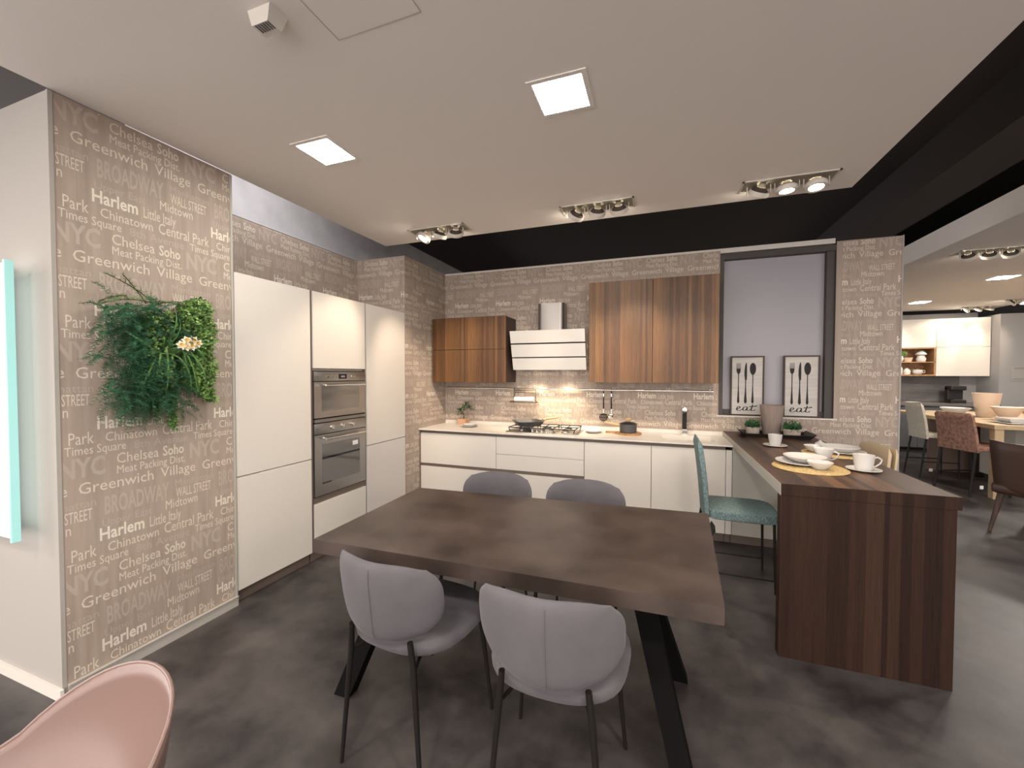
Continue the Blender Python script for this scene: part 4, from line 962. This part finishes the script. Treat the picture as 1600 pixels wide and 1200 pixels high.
bush(b, 1.28, 1.42, 1.30, 1.76, 1500, .020, .02, .08, 13); bush(b2, 1.285, 1.40, 1.42, 1.76, 520, .022, .06, .10, 14)
bush(b, 1.40, 1.425, 1.15, 1.36, 220, .020, .01, .05, 15); bush(b2, 1.40, 1.43, 1.16, 1.38, 120, .018, .02, .05, 16); bush(b, 1.315, 1.345, 1.22, 1.40, 200, .02, .02, .06, 17); bush(b2, 1.31, 1.345, 1.25, 1.40, 90, .018, .02, .07, 18)
b.build('boxwood_leaves', 'leaf_mid', wp, kind='stuff'); b2.build('pale_leaves', 'leaf_light', wp, kind='stuff')
# arching grass blades: each a part
def blade(pts, w):
    b = MB(); P = [Vector(p) for p in pts]; pv = None; n = len(P)
    for i, p in enumerate(P):
        t = (P[min(i+1, n-1)]-P[max(i-1, 0)]).normalized(); q = t.cross(Vector((1, 0, 0))).normalized()*w*math.sin(math.pi*(.12+.86*i/(n-1)))
        a, c_ = b.bm.verts.new(p+q), b.bm.verts.new(p-q)
        if pv: b.bm.faces.new((pv[0], pv[1], c_, a))
        pv = (a, c_)
    b.build('grass_blade', 'leaf_mid', wp, smooth=180)
BL = [(.10, -.10, -.19, -.1), (.10, .12, -.22, .2), (.2, .0, -.23, .9), (.13, .20, -.17, .5), (.22, .10, -.10, .9), (.25, .17, -.12, .7), (-.2, -.02, .12, 0), (.0, .20, .10, 0), (.03, .05, .24, 0), (-.1, -.16, .10, 0), (.15, .26, .10, 0), (.17, .15, -.24, .8), (.2, .21, -.05, .8), (.05, -.05, -.16, .4), (.01, .07, .19, 0)]
for k, (m1, ey, ez, up) in enumerate(BL):
    y0, z0 = 1.345, 1.545; pts = []
    for i in range(9):
        s = i/8; pts.append((XF+.06+.07*math.sin(math.pi*s*.8), y0+ey*(1-(1-s)**1.5), z0+ez*s**(1.9 if ez < 0 else 1)+up*.07*math.sin(math.pi*min(1, s*1.3))))
    blade(pts, .0042)
def daffodil(y, z, seed):
    f = MB(); r_ = random.Random(seed); c0 = Vector((XF+.135, y, z)); nrm = Vector((1, -.45, .05)).normalized(); q = nrm.orthogonal().normalized(); fl = None
    for k in range(6):
        qq = q.copy(); qq.rotate(Matrix.Rotation(k*math.pi/3+r_.random()*.2, 3, nrm)); s_ = nrm.cross(qq)
        f.bm.faces.new([f.bm.verts.new(x) for x in (c0, c0+qq*.013+s_*.009+nrm*.003, c0+qq*.026+nrm*.001, c0+qq*.013-s_*.009+nrm*.003)])
    fl = f.build('daffodil', 'petal_white', wp)
    Mx = Matrix.Translation(c0) @ nrm.to_track_quat('Z', 'Y').to_matrix().to_4x4()
    MB().lathe([(.004, .001), (.007, .006), (.011, .012), (.010, .012), (.005, .004)], 12, Mx).build('corona', 'petal_yellow', fl, smooth=60)
    MB().tube([c0, c0+Vector((-.03, -.02, -.03)), (XF+.05, 1.36, 1.53)], .0022, 5).build('flower_stem', 'leaf_mid', fl)
for k, (y, z) in enumerate(((1.405, 1.592), (1.430, 1.617), (1.462, 1.620), (1.455, 1.588), (1.428, 1.585), (1.482, 1.606))): daffodil(y, z, k)

# ------------------------------------------------------------------ far kitchen
FG = 'white wall cabinets of the far kitchen'
fc = thing('far_wall_cabinet', (4.9, 10.0, 1.42), 'wide white wall cabinet with two lift-up fronts in the far kitchen', 'cabinet', FG)
MB().box(4.885, 5.64, 9.925, 10.248, 1.422, 2.49).build('carcass', 'lacquer', fc); MB().box(4.885, 5.64, 9.9, 9.922, 1.42, 1.955, .001).build('door', 'lacquer', fc); MB().box(4.885, 5.64, 9.9, 9.922, 1.960, 2.49, .001).build('door', 'lacquer', fc)
fc = thing('far_wall_cabinet', (4.4, 10.0, 1.955), 'white wall cabinet above the open walnut shelves in the far kitchen', 'cabinet', FG)
MB().box(3.5, 4.88, 9.925, 10.248, 1.957, 2.49).build('carcass', 'lacquer', fc); MB().box(4.15, 4.88, 9.9, 9.922, 1.957, 2.49, .001).build('door', 'lacquer', fc); MB().box(3.5, 4.146, 9.9, 9.922, 1.957, 2.49, .001).build('door', 'lacquer', fc)
fs = thing('open_shelf_unit', (4.4, 10.0, 1.42), 'open walnut shelf unit with two compartments in the far kitchen', 'shelf')
MB().box(3.9, 4.88, 10.22, 10.248, 1.42, 1.952).build('back_panel', 'board_wood', fs)
for z0, z1 in ((1.42, 1.445), (1.672, 1.69), (1.935, 1.952)): MB().box(3.9, 4.88, 9.90, 10.22, z0, z1).build('shelf_board', 'board_wood', fs)
MB().box(4.855, 4.88, 9.90, 10.22, 1.445, 1.935).build('side_board', 'board_wood', fs)
bp = thing('far_plant', (4.36, 10.0, 1.69), 'round green plant in a white pot on the upper open shelf', 'plant')
MB().lathe([(0, 0), (.06, 0), (.085, .05), (.075, .12), (.06, .12), (0, .1)], 20, T(4.36, 10.0, 1.69)).build('pot', 'porcelain', bp, smooth=60)
b = MB(); leafcluster(b, (4.36, 10.0, 1.84), 300, .09, .05, .5, 33, .5); b.build('foliage', 'leaf_light', bp, kind='stuff')
MB().lathe([(0, 0), (.05, 0), (.075, .08), (.065, .08), (0, .02)], 20, T(4.50, 9.98, 1.69)).build('cup', 'vase_cream', smooth=60, label='terracotta coloured bowl next to the plant on the upper shelf', cat='bowl', origin=(4.50, 9.98, 1.69))
MB().lathe([(0, 0), (.06, 0), (.075, .05), (.055, .10), (.05, .12), (.085, .14), (.06, .18), (.02, .21), (0, .215)], 20, T(4.70, 9.98, 1.69)).build('jar', 'porcelain', smooth=60, label='white lidded jar on the upper open shelf', cat='jar', origin=(4.7, 9.98, 1.69))
MB().lathe([(0, 0), (.085, 0), (.09, .02), (.09, .12), (.06, .17), (0, .19)], 20, T(4.33, 9.98, 1.445)).build('canister', 'porcelain', smooth=60, label='large white canister on the lower open shelf', cat='canister', origin=(4.33, 9.98, 1.445))
MB().lathe([(0, 0), (.05, 0), (.055, .02), (.055, .08), (.02, .12), (0, .13)], 20, T(4.49, 9.98, 1.445)).build('canister', 'porcelain', smooth=60, label='small white canister in the middle of the lower open shelf', cat='canister', origin=(4.49, 9.98, 1.445))
tm = thing('teapot', (4.65, 9.98, 1.445), 'white teapot on the lower open shelf', 'teapot'); MB().lathe([(0, 0), (.05, 0), (.08, .04), (.07, .09), (0, .11)], 20).build('body', 'porcelain', tm, world=False, smooth=60); MB().tube([(.07, 0, .08), (.11, 0, .08), (.11, 0, .04), (.07, 0, .03)], .008, 6).build('handle', 'porcelain', tm, world=False)
struct(MB().box(3.3, 5.40, 10.235, 10.249, .92, 1.42), 'wall_splashback', 'stone_splash')
fb = thing('far_base_cabinet', (4.4, 9.9, 0), 'dark grey base cabinet run with worktop in the far kitchen', 'cabinet')
MB().box(3.3, 5.64, 9.66, 10.23, .08, .87).build('carcass', 'dark_grey', fb); MB().box(3.3, 5.645, 9.62, 10.234, .87, .915, .003).build('worktop', 'stone_splash', fb); MB().box(3.3, 5.64, 9.70, 9.72, 0, .08).build('plinth', 'dark_gap', fb)
for i in range(4):
    x = 3.4+i*.56; d_ = MB().box(x, x+.555, 9.64, 9.658, .10, .84, .001).build('door', 'dark_grey', fb)
cm = thing('coffee_machine', (5.2, 9.95, .915), 'black coffee machine on the far worktop', 'coffee machine')
MB().box(-.11, .11, -.10, .10, 0, .06, .01).box(-.11, .11, .0, .10, .06, .30, .01).box(-.11, .11, -.10, .10, .24, .32, .015).build('body', 'tray_black', cm, world=False); MB().box(-.08, .08, -.11, -.06, .06, .068).build('drip_tray', 'steel_dark', cm, world=False)
jr = thing('storage_jar', (4.05, 9.85, .915), 'glass jar with wire top on the far worktop beside the column', 'jar')
MB().lathe([(0, 0), (.07, 0), (.07, .11), (.05, .12), (0, .12)], 20).build('jar', 'porcelain', jr, world=False, smooth=60); MB().tube([(.06*math.cos(a*.52), .06*math.sin(a*.52), .17+.03*math.sin(a*1.04)) for a in range(12)], .012, 6, closed=True).tube([(0, 0, .12), (0, 0, .2)], .01, 6).build('wire_top', 'steel', jr, world=False, smooth=60)
plate(4.50, 9.80, .915, .12, .012, 'flat white plate on the far worktop', 'plates of the far kitchen')
# notice on the far right wall
ns = thing('wall_notice', (5.93, 9.695, 1.40), 'pale notice with grey printing on the far grey wall', 'sign')
MB().box(5.80, 6.30, 9.688, 9.6995, 1.34, 1.60).build('sheet', 'wall_white', ns); MB().box(5.84, 6.26, 9.686, 9.6879, 1.56, 1.567).box(5.84, 6.26, 9.686, 9.6879, 1.54, 1.545).box(5.98, 6.12, 9.686, 9.6879, 1.46, 1.485).box(5.84, 6.26, 9.686, 9.6879, 1.37, 1.376).build('printed_lines', 'dark_grey', ns)
# far table: light oak, wall-side, with stools on its left
ZF = .862
ft = thing('oak_bar_table', (4.5, 7.5, 0), 'light oak high table in the far showroom', 'table')
MB().box(3.645, 5.5, 6.30, 8.55, ZF-.05, ZF, .002).build('tabletop', 'oak_bg', ft)
MB().box(3.655, 3.735, 6.31, 6.39, 0, ZF-.05).build('leg', 'oak_bg', ft); MB().box(5.40, 5.48, 6.31, 6.39, 0, ZF-.05).build('leg', 'oak_bg', ft)
MB().box(3.85, 5.4, 7.92, 7.97, 0, ZF-.05).build('support_panel', 'bronze_panel', ft)
fo = thing('far_island', (4.9, 7.3, 0), 'greige island block behind the oak high table', 'island'); MB().box(4.25, 5.4, 7.0, 7.6, .08, ZF-.052).build('body', 'greige', fo); MB().box(4.28, 5.37, 7.03, 7.57, 0, .08).build('plinth', 'dark_gap', fo)
bs = side_chair('brown_boucle', .60, .985, 'black_metal', D=.44, W=.46, rungs=.22, th=.05, foot_r=.014)
place(bs, (3.66, 6.62, 0), math.radians(18), 'brown boucle bar stool with dark legs at the oak table')
wsx = side_chair('light_boucle', .62, 1.04, 'black_metal', D=.42, W=.38, rungs=.22, th=.05, foot_r=.012)
place(wsx, (3.715, 7.5, 0), math.radians(4), 'off-white bar stool farther back at the oak table')
for t_, (x, y, z) in ((bs, (-.17, -.235, .12)), (wsx, (-.17, -.215, .12))): MB().box(x-.02, x+.02, y-.004, y-.001, z-.02, z+.02).build('price_tag', 'white_sheet', t_, world=False)
# things on the far table
MB().lathe([(0, 0), (.09, 0), (.10, .05), (.135, .30), (.14, .33), (.13, .33), (.085, .02), (0, .02)], 32, T(4.22, 7.45, ZF)).build('vase', 'vase_cream', smooth=60, label='large cream cylinder vase on the oak table', cat='vase', origin=(4.22, 7.45, ZF))
MB().lathe([(0, 0), (.05, 0), (.06, .01), (.15, .17), (.145, .17), (.05, .02), (0, .02)], 32, T(4.18, 7.02, ZF)).build('bowl', 'vase_cream', smooth=60, label='deep peach coloured wooden bowl in front of the cream vase', cat='bowl', group='bowls on the oak table', origin=(4.18, 7.02, ZF))
MB().lathe([(0, 0), (.05, 0), (.06, .01), (.17, .15), (.165, .15), (.05, .02), (0, .02)], 32, T(4.62, 7.30, ZF)).build('bowl', 'vase_cream', smooth=60, label='wide peach coloured bowl right of the cream vase', cat='bowl', group='bowls on the oak table', origin=(4.62, 7.30, ZF))
MB().lathe([(0, 0), (.05, 0), (.06, .005), (.16, .10), (.155, .103), (.05, .012), (0, .012)], 32, T(3.95, 7.55, ZF+.014)).build('bowl', 'porcelain', smooth=60, label='white bowl on a plate at the far end of the oak table', cat='bowl', group='bowls on the oak table', origin=(3.95, 7.55, ZF+.014))
plate(3.95, 7.55, ZF, .20, .012, 'flat white plate under the white bowl on the oak table', 'plates on the oak table')
def square_plate(x, y, z, s, h, label):
    b = MB(); b.hexa([(-s*.7, -s*.7, 0), (s*.7, -s*.7, 0), (s*.7, s*.7, 0), (-s*.7, s*.7, 0), (-s, -s, h), (s, -s, h), (s, s, h), (-s, s, h)])
    o = b.build('square_plate', 'porcelain', world=False, label=label, cat='plate', group='plates on the oak table'); o.location = (x, y, z)
square_plate(4.02, 6.58, ZF, .19, .012, 'square white plate at the near corner of the oak table'); square_plate(4.02, 6.62, ZF+.0125, .14, .05, 'deep square white dish stacked on the near corner plate')
def wine(x, y, label):
    t = thing('wine_glass', (x, y, ZF), label, 'glass', 'wine glasses on the oak table')
    MB().lathe([(0, 0), (.035, .001), (.034, .003), (.004, .008), (.004, .09), (.020, .105), (.040, .135), (.042, .16), (.034, .20), (.033, .20), (.0405, .16), (.038, .137), (.018, .109), (0, .102)], 24).build('glass', 'clear_glass', t, world=False, smooth=60)
wine(4.55, 6.62, 'wine glass on the oak table behind the square dish, right'); wine(4.42, 7.0, 'wine glass on the oak table between bowl and square dish')
# dark leather armchair at the right edge
da = thing('leather_chair', (3.24, 4.98, 0), 'dark brown leather chair with splayed wooden legs at the right picture edge', 'chair', rz=math.radians(35))
b = MB(); N = 14
R = []
for i in range(N+1):
    v = i/N; z = .36+.47*v; x = -.25-.06*v; r = .028*math.sqrt(max(.06, 1-(2*v-1)**8)); hw = .235+.02*v
    R.append([b.bm.verts.new((x+r*a+.05*abs(c_)**2, hw*c_, z+.02*abs(c_)**2)) for a, c_ in ((-1, -.95), (0, -1), (1, -.95), (1, -.5), (1, 0), (1, .5), (1, .95), (0, 1), (-1, .95), (-1, .5), (-1, 0), (-1, -.5))])
for A, B in zip(R, R[1:]):
    for j in range(12): b.bm.faces.new((A[j], A[(j+1) % 12], B[(j+1) % 12], B[j]))
b.bm.faces.new(R[0][::-1]); b.bm.faces.new(R[-1]); b.build('backrest', 'brown_leather', da, world=False, smooth=60)
MB().box(-.27, .25, -.24, .24, .36, .46, .03).build('seat', 'brown_leather', da, world=False, smooth=60)
for sx in (-1, 1):
    for sy in (-1, 1): MB().tube([(sx*.20, sy*.19, .37), (sx*.27, sy*.23, 0)], [.026, .012], 10).build('leg', 'frame_wood', da, world=False, smooth=60)
